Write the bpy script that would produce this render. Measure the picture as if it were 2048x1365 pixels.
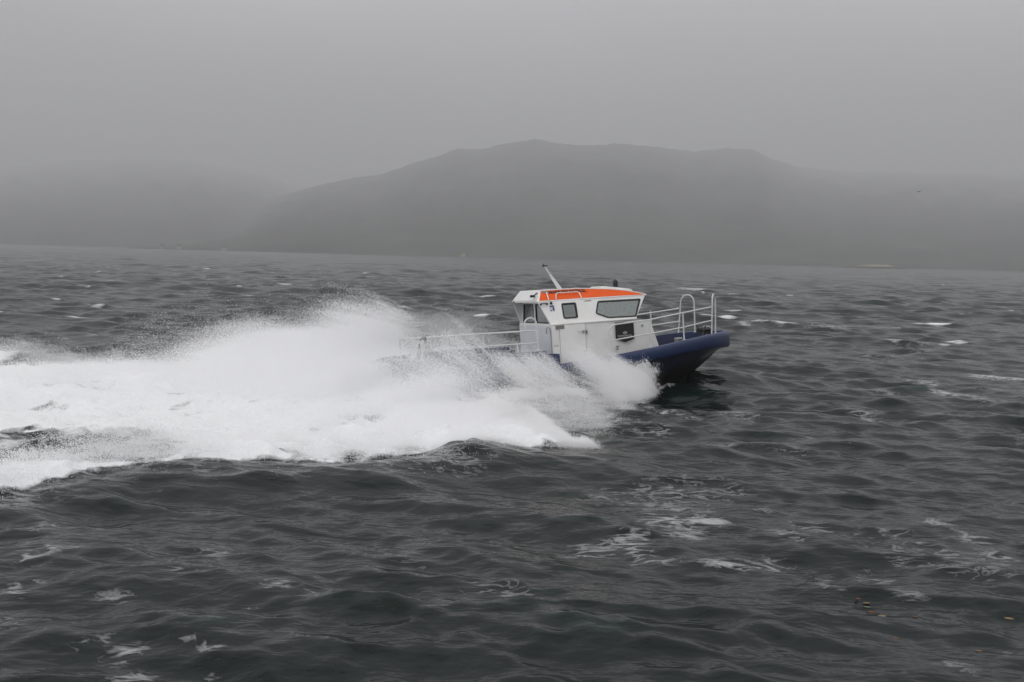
import bpy, bmesh, math, random
import numpy as np
from mathutils import Vector, Matrix, Euler
from mathutils.geometry import tessellate_polygon

S = bpy.context.scene
for o in list(bpy.data.objects):
    bpy.data.objects.remove(o)
rng = np.random.default_rng(7)
random.seed(7)

# ------------------------------------------------------------------ camera
F_PX, W_PX = 2100.0, 2048.0
CAM_H = 3.2
PITCH, ROLL = math.atan(172 / 2100), math.radians(1.48)
cd = bpy.data.cameras.new('camera')
cam = bpy.data.objects.new('camera', cd)
S.collection.objects.link(cam)
cd.sensor_width = 36.0
cd.lens = 36.0 * F_PX / W_PX
cd.clip_start = 0.1
cd.clip_end = 20000
f_ = Vector((0, math.cos(PITCH), -math.sin(PITCH)))
u0 = Vector((0, math.sin(PITCH), math.cos(PITCH)))
r0 = Vector((1, 0, 0))
Rt = math.cos(ROLL) * r0 + math.sin(ROLL) * u0
Up = -math.sin(ROLL) * r0 + math.cos(ROLL) * u0
cam.matrix_world = Matrix(((Rt.x, Up.x, -f_.x, 0), (Rt.y, Up.y, -f_.y, 0), (Rt.z, Up.z, -f_.z, CAM_H), (0, 0, 0, 1)))
S.camera = cam

# ------------------------------------------------------------------ render look
S.render.engine = 'CYCLES'
S.view_settings.view_transform = 'Standard'
S.view_settings.look = 'None'
S.view_settings.gamma = 1
S.view_settings.exposure = -0.08
S.cycles.use_denoising = True
S.cycles.max_bounces = 10
S.cycles.diffuse_bounces = 6
S.cycles.glossy_bounces = 4
S.cycles.transmission_bounces = 6
S.cycles.transparent_max_bounces = 8
S.cycles.volume_bounces = 1

# ------------------------------------------------------------------ world: thick overcast
SUN_EL, SUN_ROT = math.radians(48), math.radians(-40)
world = bpy.data.worlds.new('World')
S.world = world
world.use_nodes = True
nt = world.node_tree
N, L = nt.nodes, nt.links
N.clear()
out = N.new('ShaderNodeOutputWorld')
bg = N.new('ShaderNodeBackground')
sky = N.new('ShaderNodeTexSky')
sky.sky_type = 'NISHITA'
sky.sun_disc = False
sky.sun_elevation = SUN_EL
sky.sun_rotation = SUN_ROT
sky.air_density = 2.0
sky.dust_density = 5.0
hsv = N.new('ShaderNodeHueSaturation')
hsv.inputs['Saturation'].default_value = 0.12
L.new(sky.outputs[0], hsv.inputs['Color'])
tc = N.new('ShaderNodeTexCoord')
sep = N.new('ShaderNodeSeparateXYZ')
L.new(tc.outputs['Generated'], sep.inputs[0])
ramp = N.new('ShaderNodeValToRGB')          # overcast: brighter overhead than low down
cr = ramp.color_ramp
cr.elements[0].position = 0.0
cr.elements[0].color = (0.008, 0.009, 0.009, 1)
cr.elements[1].position = 1.0
cr.elements[1].color = (1.15, 1.15, 1.17, 1)
for p, c in ((0.49, (0.012, 0.013, 0.013)), (0.502, (0.27, 0.275, 0.285)), (0.56, (0.44, 0.443, 0.455)), (0.62, (0.72, 0.70, 0.755)), (0.68, (0.60, 0.605, 0.62)), (0.80, (0.66, 0.665, 0.68))):
    e = cr.elements.new(p)
    e.color = (*c, 1)
mr = N.new('ShaderNodeMapRange')
mr.inputs['From Min'].default_value = -1
L.new(sep.outputs['Z'], mr.inputs['Value'])
L.new(mr.outputs[0], ramp.inputs[0])
# soft cloud mottling
mp = N.new('ShaderNodeMapping')
mp.inputs['Scale'].default_value = (1, 1, 2.6)
L.new(tc.outputs['Generated'], mp.inputs[0])
no = N.new('ShaderNodeTexNoise')
no.inputs['Scale'].default_value = 1.7
no.inputs['Detail'].default_value = 5
no.inputs['Roughness'].default_value = 0.45
L.new(mp.outputs[0], no.inputs['Vector'])
mr2 = N.new('ShaderNodeMapRange')
mr2.inputs['From Min'].default_value = 0.25
mr2.inputs['From Max'].default_value = 0.75
mr2.inputs['To Min'].default_value = 0.66
mr2.inputs['To Max'].default_value = 1.36
L.new(no.outputs['Fac'], mr2.inputs['Value'])
mul = N.new('ShaderNodeMix')
mul.data_type = 'RGBA'
mul.blend_type = 'MULTIPLY'
mul.inputs['Factor'].default_value = 1
L.new(ramp.outputs[0], mul.inputs[6])
L.new(mr2.outputs[0], mul.inputs[7])
sc_ = N.new('ShaderNodeVectorMath')
sc_.operation = 'SCALE'
sc_.inputs['Scale'].default_value = 12.5
L.new(mul.outputs[2], sc_.inputs[0])
mix = N.new('ShaderNodeMix')
mix.data_type = 'RGBA'
mix.inputs['Factor'].default_value = 0.93
L.new(hsv.outputs[0], mix.inputs[6])
L.new(sc_.outputs[0], mix.inputs[7])
L.new(mix.outputs[2], bg.inputs['Color'])
bg.inputs['Strength'].default_value = 0.1
L.new(bg.outputs[0], out.inputs['Surface'])

sl = bpy.data.lights.new('sun', 'SUN')
sl.energy = 1.0
sl.angle = math.radians(50)
sl.color = (1, 0.985, 0.96)
sun = bpy.data.objects.new('sun', sl)
S.collection.objects.link(sun)
# sun direction: Nishita rotation is clockwise from +Y
sd = Vector((math.sin(SUN_ROT) * math.cos(SUN_EL), math.cos(SUN_ROT) * math.cos(SUN_EL), math.sin(SUN_EL)))
sd = Vector((-0.45, -0.5, 0.95)).normalized()
sky.sun_rotation = math.atan2(sd.x, sd.y)
sky.sun_elevation = math.asin(sd.z)
sun.rotation_euler = sd.to_track_quat('Z', 'Y').to_euler()

# ------------------------------------------------------------------ helpers
COL = S.collection


def link(o, parent=None):
    COL.objects.link(o)
    if parent is not None:
        o.parent = parent
    return o


def tag(o, label=None, cat=None, group=None, kind=None):
    for k, v in (('label', label), ('category', cat), ('group', group), ('kind', kind)):
        if v:
            o[k] = v
    return o


def mesh_obj(name, verts, faces, mat, parent=None, smooth=False, mats=None, fm=None):
    me = bpy.data.meshes.new(name)
    me.from_pydata([tuple(v) for v in verts], [], [tuple(f) for f in faces])
    for m in (mats or [mat]):
        me.materials.append(m)
    if fm is not None:
        me.polygons.foreach_set('material_index', fm)
    if smooth:
        me.polygons.foreach_set('use_smooth', [True] * len(me.polygons))
        try:
            me.set_sharp_from_angle(angle=math.radians(40))
        except Exception:
            pass
    me.update()
    return link(bpy.data.objects.new(name, me), parent)


class MB:
    def __init__(self):
        self.v, self.f = [], []

    def add(self, v, f):
        n = len(self.v)
        self.v += [tuple(p) for p in v]
        self.f += [tuple(i + n for i in q) for q in f]

    def box(self, c, s, rot=None, bev=0.0):
        bm = bmesh.new()
        bmesh.ops.create_cube(bm, size=1)
        for v in bm.verts:
            v.co = Vector((v.co.x * s[0], v.co.y * s[1], v.co.z * s[2]))
        if bev > 0:
            bmesh.ops.bevel(bm, geom=bm.edges[:], offset=bev, segments=2, affect='EDGES', profile=0.5)
        m = rot.to_matrix() if isinstance(rot, Euler) else (rot or Matrix.Identity(3))
        bm.verts.ensure_lookup_table()
        vs = [m @ v.co + Vector(c) for v in bm.verts]
        fs = [[v.index for v in f.verts] for f in bm.faces]
        bm.free()
        self.add(vs, fs)

    def tube(self, pts, r, seg=8, closed=False):
        pts = [Vector(p) for p in pts]
        rr = r if isinstance(r, (list, tuple)) else [r] * len(pts)
        n = len(pts)
        rings = []
        prev = None
        for i, p in enumerate(pts):
            a = pts[(i - 1) % n] if (i > 0 or closed) else p
            b = pts[(i + 1) % n] if (i < n - 1 or closed) else p
            t = (b - a).normalized()
            if prev is None:
                x = t.orthogonal().normalized()
            else:
                x = (prev - t * prev.dot(t))
                x = x.normalized() if x.length > 1e-6 else t.orthogonal().normalized()
            prev = x
            y = t.cross(x)
            rings.append([p + rr[i] * (math.cos(2 * math.pi * k / seg) * x + math.sin(2 * math.pi * k / seg) * y) for k in range(seg)])
        v = [q for ring in rings for q in ring]
        f = []
        m = n if closed else n - 1
        for i in range(m):
            j = (i + 1) % n
            for k in range(seg):
                f.append((i * seg + k, i * seg + (k + 1) % seg, j * seg + (k + 1) % seg, j * seg + k))
        if not closed:
            f.append(tuple(range(seg))[::-1])
            f.append(tuple((n - 1) * seg + k for k in range(seg)))
        self.add(v, f)

    def sphere(self, c, r, sx=1, sy=1, sz=1, u=12, w=8):
        bm = bmesh.new()
        bmesh.ops.create_uvsphere(bm, u_segments=u, v_segments=w, radius=r)
        vs = [Vector((v.co.x * sx, v.co.y * sy, v.co.z * sz)) + Vector(c) for v in bm.verts]
        fs = [[v.index for v in f.verts] for f in bm.faces]
        bm.free()
        self.add(vs, fs)

    def build(self, name, mat, parent=None, smooth=False):
        return mesh_obj(name, self.v, self.f, mat, parent, smooth)


def arc_pts(pts, rad, seg=5):
    """round the inner corners of a polyline"""
    pts = [Vector(p) for p in pts]
    o = [pts[0]]
    for i in range(1, len(pts) - 1):
        a, b, c = pts[i - 1], pts[i], pts[i + 1]
        r = min(rad, (a - b).length * .49, (c - b).length * .49)
        p, q = b + (a - b).normalized() * r, b + (c - b).normalized() * r
        for k in range(seg + 1):
            t = k / seg
            o.append((1 - t) ** 2 * p + 2 * t * (1 - t) * b + t * t * q)
    o.append(pts[-1])
    return o


def rnd_poly(pts, rad, seg=4):
    n = len(pts)
    P = [Vector((p[0], p[1], 0)) for p in pts]
    o = []
    for i in range(n):
        a, b, c = P[i - 1], P[i], P[(i + 1) % n]
        r = min(rad, (a - b).length * .45, (c - b).length * .45)
        p, q = b + (a - b).normalized() * r, b + (c - b).normalized() * r
        for k in range(seg + 1):
            t = k / seg
            w = (1 - t) ** 2 * p + 2 * t * (1 - t) * b + t * t * q
            o.append((w.x, w.y))
    return o


def offset_poly(pts, d):
    """shrink (d>0) a polygon towards its centroid side"""
    n = len(pts)
    cx, cy = sum(p[0] for p in pts) / n, sum(p[1] for p in pts) / n
    area = sum(pts[i][0] * pts[(i + 1) % n][1] - pts[(i + 1) % n][0] * pts[i][1] for i in range(n))
    s = 1 if area > 0 else -1
    o = []
    for i in range(n):
        a, b, c = pts[i - 1], pts[i], pts[(i + 1) % n]
        def nrm(p, q):
            dx, dy = q[0] - p[0], q[1] - p[1]
            l = math.hypot(dx, dy) or 1
            return (-dy / l * s, dx / l * s)
        n1, n2 = nrm(a, b), nrm(b, c)
        mx, my = n1[0] + n2[0], n1[1] + n2[1]
        l = (mx * mx + my * my) or 1
        k = 2 * d / l
        o.append((b[0] + mx * k, b[1] + my * k))
    return o


def plate(outer, holes, fn, t0, t1):
    """flat plate with holes; fn(u, v, t) -> 3D point, t through the thickness"""
    mb = MB()
    loops = [outer] + list(holes)
    flat = [p for lp in loops for p in lp]
    tris = tessellate_polygon([[Vector((p[0], p[1], 0)) for p in lp] for lp in loops])
    n = len(flat)
    v = [fn(p[0], p[1], t0) for p in flat] + [fn(p[0], p[1], t1) for p in flat]
    f = []
    for a, b, c in tris:
        f.append((a, b, c))
        f.append((a + n, c + n, b + n))
    k = 0
    for lp in loops:
        m = len(lp)
        for i in range(m):
            j = (i + 1) % m
            f.append((k + i, k + j, k + j + n, k + i + n))
        k += m
    bm = bmesh.new()
    bv = [bm.verts.new(p) for p in v]
    for q in f:
        try:
            bm.faces.new([bv[i] for i in q])
        except ValueError:
            pass
    bmesh.ops.recalc_face_normals(bm, faces=bm.faces[:])
    bm.verts.index_update()
    mb.add([x.co.copy() for x in bm.verts], [[x.index for x in q.verts] for q in bm.faces])
    bm.free()
    return mb


# ------------------------------------------------------------------ materials
def mat(name, col, rough=0.5, metal=0.0, coat=0.0, noise=0.0, nscale=6.0, bump=0.0, spec=0.5):
    m = bpy.data.materials.new(name)
    m.use_nodes = True
    t = m.node_tree
    b = t.nodes['Principled BSDF']
    b.inputs['Base Color'].default_value = (*col, 1)
    b.inputs['Roughness'].default_value = rough
    b.inputs['Metallic'].default_value = metal
    b.inputs['Coat Weight'].default_value = coat
    b.inputs['Specular IOR Level'].default_value = spec
    if noise or bump:
        co = t.nodes.new('ShaderNodeTexCoord')
        nz = t.nodes.new('ShaderNodeTexNoise')
        nz.inputs['Scale'].default_value = nscale
        nz.inputs['Detail'].default_value = 6
        t.links.new(co.outputs['Object'], nz.inputs['Vector'])
        if noise:
            mrn = t.nodes.new('ShaderNodeMapRange')
            mrn.inputs['From Min'].default_value = 0.3
            mrn.inputs['From Max'].default_value = 0.7
            mrn.inputs['To Min'].default_value = 1 - noise
            mrn.inputs['To Max'].default_value = 1 + noise * .4
            t.links.new(nz.outputs['Fac'], mrn.inputs['Value'])
            mx = t.nodes.new('ShaderNodeMix')
            mx.data_type = 'RGBA'
            mx.blend_type = 'MULTIPLY'
            mx.inputs['Factor'].default_value = 1
            mx.inputs[6].default_value = (*col, 1)
            t.links.new(mrn.outputs[0], mx.inputs[7])
            t.links.new(mx.outputs[2], b.inputs['Base Color'])
        if bump:
            bp = t.nodes.new('ShaderNodeBump')
            bp.inputs['Strength'].default_value = bump
            bp.inputs['Distance'].default_value = 0.02
            t.links.new(nz.outputs['Fac'], bp.inputs['Height'])
            t.links.new(bp.outputs[0], b.inputs['Normal'])
    return m


M_WHITE = mat('white_gelcoat', (0.86, 0.85, 0.83), 0.34, coat=0.25, noise=0.07, nscale=3.2)
M_WHITE2 = mat('white_wall_shaded', (0.72, 0.735, 0.775), 0.38, coat=0.2, noise=0.05, nscale=2.5)  # cabin white with the shade of the aft wall mixed in
M_ALU = mat('painted_rail', (0.66, 0.67, 0.67), 0.35, coat=0.2, noise=0.06, nscale=9)
M_BLUE = mat('navy_fender_foam', (0.007, 0.023, 0.085), 0.42, coat=0.15, noise=0.12, nscale=5)
M_NAVY = mat('navy_hull', (0.006, 0.009, 0.030), 0.3, coat=0.4, noise=0.1)
M_KEEL = mat('black_bottom_paint', (0.007, 0.007, 0.008), 0.45, noise=0.15)
M_DECK = mat('dark_blue_deck', (0.018, 0.025, 0.07), 0.6, noise=0.1)
M_ORANGE = mat('orange_band', (0.80, 0.10, 0.004), 0.5, coat=0.0, spec=0.3, noise=0.04)
M_BLACK = mat('black_rubber', (0.012, 0.012, 0.013), 0.5)
M_SIGN = mat('black_sign_vinyl', (0.010, 0.010, 0.009), 0.4)
M_GREY = mat('grey_plate', (0.20, 0.185, 0.18), 0.5, noise=0.1, nscale=20)
M_STEEL = mat('worn_steel', (0.42, 0.42, 0.42), 0.3, metal=0.85)
M_PRINT = mat('white_print', (0.6, 0.6, 0.6), 0.5)
M_PRINTG = mat('grey_print', (0.25, 0.25, 0.25), 0.5)
M_PRINTD = mat('dark_print', (0.012, 0.006, 0.005), 0.6)
M_LBLUE = mat('blue_print', (0.035, 0.05, 0.22), 0.5)
M_LENS = mat('clear_lens', (0.75, 0.85, 0.85), 0.1, coat=0.5)
M_SEAT = mat('grey_upholstery', (0.06, 0.06, 0.065), 0.7)


def glass_mat(name, tint, refl=0.12):
    m = bpy.data.materials.new(name)
    m.use_nodes = True
    t = m.node_tree
    t.nodes.clear()
    o = t.nodes.new('ShaderNodeOutputMaterial')
    g = t.nodes.new('ShaderNodeBsdfGlossy')
    g.inputs['Roughness'].default_value = 0.03
    g.inputs['Color'].default_value = (0.9, 0.95, 0.93, 1)
    tr = t.nodes.new('ShaderNodeBsdfTransparent')
    tr.inputs['Color'].default_value = (*tint, 1)
    lw = t.nodes.new('ShaderNodeFresnel')
    lw.inputs['IOR'].default_value = 1.5
    ad = t.nodes.new('ShaderNodeMath')
    ad.operation = 'ADD'
    ad.inputs[1].default_value = refl
    t.links.new(lw.outputs[0], ad.inputs[0])
    mx = t.nodes.new('ShaderNodeMixShader')
    t.links.new(ad.outputs[0], mx.inputs[0])
    t.links.new(tr.outputs[0], mx.inputs[1])
    t.links.new(g.outputs[0], mx.inputs[2])
    t.links.new(mx.outputs[0], o.inputs['Surface'])
    return m


M_GLASS = glass_mat('cabin_glass', (0.55, 0.60, 0.58), 0.22)
M_GLASSD = glass_mat('tinted_glass', (0.22, 0.26, 0.24), 0.20)

# ------------------------------------------------------------------ boat pose
YAW, BPITCH, BROLL = math.radians(19.5), math.radians(4.2), math.radians(3.3)
BO = Vector((1.25, 25.8, 0.0))
BM = Matrix.Rotation(YAW, 3, 'Z') @ Matrix.Rotation(-BPITCH, 3, 'Y') @ Matrix.Rotation(-BROLL, 3, 'X')
BMn = np.array([list(r) for r in BM])
BOn = np.array(BO)
HEAD = np.array([math.cos(YAW), math.sin(YAW)])          # direction of travel
STAR = np.array([math.sin(YAW), -math.cos(YAW)])         # starboard, towards the camera
BC = np.array([3.98, 26.77])                             # where the keel meets the water


def to_st(x, y):
    dx, dy = x - BC[0], y - BC[1]
    return -(dx * HEAD[0] + dy * HEAD[1]), dx * STAR[0] + dy * STAR[1]


def from_st(s, t):
    return BC[0] - s * HEAD[0] + t * STAR[0], BC[1] - s * HEAD[1] + t * STAR[1]


def ground(px, py, z=0.0):
    d = f_ + Rt * ((px - 1024) / F_PX) - Up * ((py - 682.5) / F_PX)
    t = (z - CAM_H) / d.z
    return Vector((0, 0, CAM_H)) + d * t


def sstep(a, b, x):
    t = np.clip((x - a) / (b - a), 0, 1)
    return t * t * (3 - 2 * t)


def vnoise(x, y, seed=0):
    """smooth 2D value noise in [0, 1]"""
    xi, yi = np.floor(x).astype(np.int64), np.floor(y).astype(np.int64)
    xf, yf = x - xi, y - yi
    xf, yf = xf * xf * (3 - 2 * xf), yf * yf * (3 - 2 * yf)
    def h(a, b):
        n = (a * 374761393 + b * 668265263 + seed * 982451653) & 0xffffffff
        n = ((n ^ (n >> 13)) * 1274126177) & 0xffffffff
        return ((n ^ (n >> 16)) & 0xffff) / 65535.0
    return (h(xi, yi) * (1 - xf) + h(xi + 1, yi) * xf) * (1 - yf) + (h(xi, yi + 1) * (1 - xf) + h(xi + 1, yi + 1) * xf) * yf


def fbm(x, y, seed=0, o=4):
    r, a, t = 0, 0.5, 0
    for i in range(o):
        r = r + a * vnoise(x * 2 ** i, y * 2 ** i, seed + i)
        t += a
        a *= .5
    return r / t


# ------------------------------------------------------------------ sea
NW = 170
lam = np.exp(rng.uniform(math.log(0.24), math.log(12.0), NW))
k_ = 2 * math.pi / lam
spread = np.interp(np.log(lam), [math.log(.3), math.log(3), math.log(13)], [0.62, 0.45, 0.28])
th = math.radians(-102) + rng.normal(0, 1, NW) * spread
kx, ky = k_ * np.cos(th), k_ * np.sin(th)
ph = rng.uniform(0, 2 * math.pi, NW)
amp = 0.172 * math.sqrt(2 / NW) / k_
amp *= np.interp(lam, [0.28, 1, 3, 6, 9, 13], [1.8, 1.75, 0.85, 0.50, 0.42, 0.30])


def waves(x, y, sp):
    z = np.zeros_like(x)
    dx = np.zeros_like(x)
    dy = np.zeros_like(x)
    J = np.zeros_like(x)
    gust = (.35 + 1.35 * fbm(x * .21, y * .13, 91, 3)).astype(np.float32)
    for i in range(NW):
        w = np.clip((lam[i] / sp - 2.2) / 2.5, 0, 1)
        if w.max() <= 0:
            continue
        p = kx[i] * x + ky[i] * y + np.float32(ph[i])
        a = (amp[i] * w).astype(np.float32)
        if lam[i] < 2.6:
            a = a * gust
        c, s_ = np.cos(p), np.sin(p)
        z += a * c
        q = 0.75 * a * s_
        dx -= q * np.float32(math.cos(th[i]))
        dy -= q * np.float32(math.sin(th[i]))
        if lam[i] > 0.8:
            J += a * np.float32(k_[i]) * c
    return z, dx, dy, J


def wake_fields(x, y):
    """cover of foam (0..1), extra water height, of the boat's wake"""
    s, t = to_st(x, y)
    wob = (fbm(x * .55, y * .55, 3) - .5) * 1.6
    at = np.abs(t)
    edge = 5.3 + .1 * at                                   # front edge of the thrown sheet
    outer = 8.3 + .06 * np.clip(s - 6, 0, 30) + wob * .55 + 1.5 * sstep(12.6, 15.0, s) * (t > 0)
    cov = sstep(-.2, .6, s - edge + wob * .35) * (1 - sstep(-.5, .25, at - outer))
    # clearer water between the inner wash and the outer roll of foam
    hole_n = sstep(10.8, 13.0, s + wob) * (1 - sstep(19, 22, s)) * sstep(3.4, 4.8, t + wob * .6) * (1 - sstep(7.6, 8.8, t + wob * .6))
    hole_f = sstep(10.5, 12.5, s + wob) * (1 - sstep(17, 20, s)) * sstep(4.2, 5.2, -t + wob * .6)
    hole_f = hole_f * (1 - sstep(0, 1.2, s - 15.2 + (-t - 8) * .8) * (t < -6.5))
    cov = cov * (1 - .62 * hole_n) * (1 - .9 * hole_f)
    # small wash right at the hull
    hull = sstep(-.15, .5, s) * (1 - sstep(.3, .9, at - (0.25 + .38 * np.clip(s, 0, 4)))) * (s < 12)
    cov = np.maximum(cov, hull * .9)
    cov = np.maximum(cov, .45 * sstep(1.4, 2.2, s) * (1 - sstep(4.5, 5.5, at - .4 * s)) * (t > 0) * (s < 8) * fbm(x * 1.2, y * 1.6, 35))
    far = (x * x + y * y) < 90 ** 2
    cov = cov * far
    brk = fbm(x * .9 + .5 * y, y * 1.9 - .4 * x, 33, 4)
    cov = cov * np.clip(.16 + 1.62 * brk, 0, 1)
    hgt = cov * (.12 + .22 * np.exp(-(at / 2.6) ** 2) * sstep(7, 9, s) + .06 * np.exp(-((at - outer + .9) / .8) ** 2))
    lump = (fbm(x * 1.7, y * 1.7, 11) - .5) * .26 + (fbm(x * 5, y * 5, 12) - .5) * .14 + (fbm(x * 14, y * 14, 14, 2) - .5) * .05
    hgt = hgt + cov * lump
    return cov, hgt


def ridge(x, y):
    """the steep dark wave on the near side of the spray"""
    a = np.array([(-9.0, 11.2), (-6.0, 12.7), (-4.6, 14.3), (-2.4, 14.2), (-0.6, 16.0), (0.3, 16.1), (1.3, 16.1), (2.6, 16.6), (5.0, 17.6)])
    yy = np.interp(x, a[:, 0], a[:, 1])
    h = np.interp(x, [-9, -6, -4.6, -3.3, -2.2, -1.3, -.5, .3, 1.2, 2.4, 5], [.05, .08, .20, .2, .16, .24, .36, .26, .22, .12, 0])
    d = y - yy
    return h * np.where(d < 0, np.exp(-(d / 1.3) ** 2), np.exp(-(d / .75) ** 2))


def boat_hole(x, y):
    lx = (x - BOn[0]) * HEAD[0] + (y - BOn[1]) * HEAD[1]
    ly = -(x - BOn[0]) * STAR[0] - (y - BOn[1]) * STAR[1]
    half = np.interp(lx, [-4.5, 2.0, 3.2, 3.6], [1.2, 1.1, .5, .05])
    return (lx > -4.45) & (lx < 3.5) & (np.abs(ly) < half)


def sea_z_simple(x, y):
    x = np.asarray(x, np.float32)
    y = np.asarray(y, np.float32)
    z, dx, dy, J = waves(x, y, np.full_like(x, .15))
    return z + ridge(x, y)


def make_sea():
    NA, q = 640, 0.0046
    rs = [17.5]
    while rs[-1] < 6400:
        r = rs[-1]
        rs.append(r + max(.035, (r - 14) * q * 0.95))
    rs = np.array(rs)
    an = np.radians(np.linspace(-40, 40, NA))
    A, Rr = np.meshgrid(an, rs)
    x = (np.sin(A) * Rr).astype(np.float32)
    y = (np.cos(A) * Rr - 14).astype(np.float32)
    d = np.maximum(Rr - 14, 3)
    sp = np.maximum(np.maximum(.035, d * q * .95) * .8, Rr * (an[1] - an[0])).astype(np.float32)
    z, dx, dy, J = waves(x, y, sp)
    gain = (1 + .75 * sstep(26, 80, d)).astype(np.float32)
    z, dx, dy = z * gain, dx * gain, dy * gain
    s, t = to_st(x, y)
    rg = ridge(x, y)
    cov, hg = wake_fields(x, y)
    # bow wave trough and calmer, flattened water close to the hull
    calm = np.exp(-((s - .5) / 3.5) ** 2 - (t / 3.0) ** 2)
    z2 = z * (1 - .5 * calm) + rg + hg - .05 * calm
    z2 = z2 + .46 * np.exp(-((x - 5.0) / 2.0) ** 2 - ((y - 27.4) / 1.7) ** 2) - .24 * np.exp(-((x - 4.4) / 2.2) ** 2 - ((y - 24.2) / 1.5) ** 2)
    hole = boat_hole(x, y)
    z2 = np.where(hole, np.minimum(z2, -.55), z2)
    # --- foam
    patch = fbm(x * .30, y * .16, 21)
    thr = np.interp(d, [40, 120, 400, 1500], [.56, .40, .27, .20])
    cap = sstep(thr, thr + .12, J * (.5 + patch)) * sstep(.50, .60, patch)
    near_fade = sstep(30, 70, d)
    cap = cap * near_fade
    lace = np.zeros_like(x)
    for px, py, rx, ry, a in LACE:
        g = ground(px, py)
        k = g.y / F_PX
        lace = np.maximum(lace, a * np.exp(-((x - g.x) / (rx * k)) ** 2 - ((y - g.y) / (ry * k * g.y / CAM_H)) ** 2))
    lace = np.maximum(lace, .50 * sstep(.55, .75, fbm(x * .42, y * .36, 55, 3)) * (d < 45))
    lace = np.maximum(lace, (.62 * np.exp(-((t - 9.1 - 1.5 * sstep(12.6, 15.0, s)) / 1.0) ** 2) * sstep(6.5, 8, s) * (.4 + fbm(x * .8, y * .8, 57))) * (d < 45))
    crng = np.random.default_rng(12)
    for _ in range(230):
        dd = math.exp(crng.uniform(math.log(48), math.log(900)))
        aa = crng.uniform(-.52, .52)
        wx, wy = crng.uniform(.25, .95) * (1 + dd / 900), crng.uniform(.35, .7) * (1 + dd / 300)
        am = crng.uniform(.65, 1.12)
        cx_, cy_ = math.sin(aa) * dd, math.cos(aa) * dd
        R0, A0 = math.hypot(cx_, cy_ + 14), math.atan2(cx_, cy_ + 14)
        i0, i1 = np.searchsorted(rs, [R0 - 4 - dd * .02, R0 + 4 + dd * .02])
        j0, j1 = np.searchsorted(an, [A0 - 4 / R0, A0 + 4 / R0])
        if i1 - i0 < 2 or j1 - j0 < 2 or j0 < 1 or j1 >= NA:
            continue
        zc = z2[i0:i1, (j0 + j1) // 2]
        ic = i0 + int(np.argmax(zc))
        gx, gy = x[ic, (j0 + j1) // 2], y[ic, (j0 + j1) // 2]
        lo_, hi_ = max(i0 - 20, 0), min(i1 + 20, x.shape[0])
        xx, yy = x[lo_:hi_, j0:j1], y[lo_:hi_, j0:j1]
        g_ = am * np.exp(-((xx - gx) / wx) ** 2 - ((yy - gy + .15 * (xx - gx)) / wy) ** 2)
        cap[lo_:hi_, j0:j1] = np.maximum(cap[lo_:hi_, j0:j1], g_)
    foam = np.clip(cap, 0, 1.2)
    V = np.empty((x.size, 3), np.float32)
    V[:, 0] = (x + dx * (1 - cov * .5)).ravel()
    V[:, 1] = (y + dy * (1 - cov * .5)).ravel()
    V[:, 2] = z2.ravel()
    nr, na = x.shape
    idx = np.arange(nr * na).reshape(nr, na)
    Q = np.stack([idx[:-1, :-1], idx[:-1, 1:], idx[1:, 1:], idx[1:, :-1]], -1).reshape(-1, 4)[:, ::-1]
    me = bpy.data.meshes.new('sea')
    me.vertices.add(len(V))
    me.vertices.foreach_set('co', V.ravel())
    me.loops.add(Q.size)
    me.loops.foreach_set('vertex_index', Q.ravel().astype(np.int32))
    me.polygons.add(len(Q))
    me.polygons.foreach_set('loop_start', np.arange(0, Q.size, 4, dtype=np.int32))
    me.polygons.foreach_set('loop_total', np.full(len(Q), 4, np.int32))
    me.polygons.foreach_set('use_smooth', np.ones(len(Q), bool))
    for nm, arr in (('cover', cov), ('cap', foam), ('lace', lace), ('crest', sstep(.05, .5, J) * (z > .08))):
        at = me.attributes.new(nm, 'FLOAT', 'POINT')
        at.data.foreach_set('value', np.asarray(arr, np.float32).ravel())
    me.update()
    me.validate()
    return me


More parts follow.
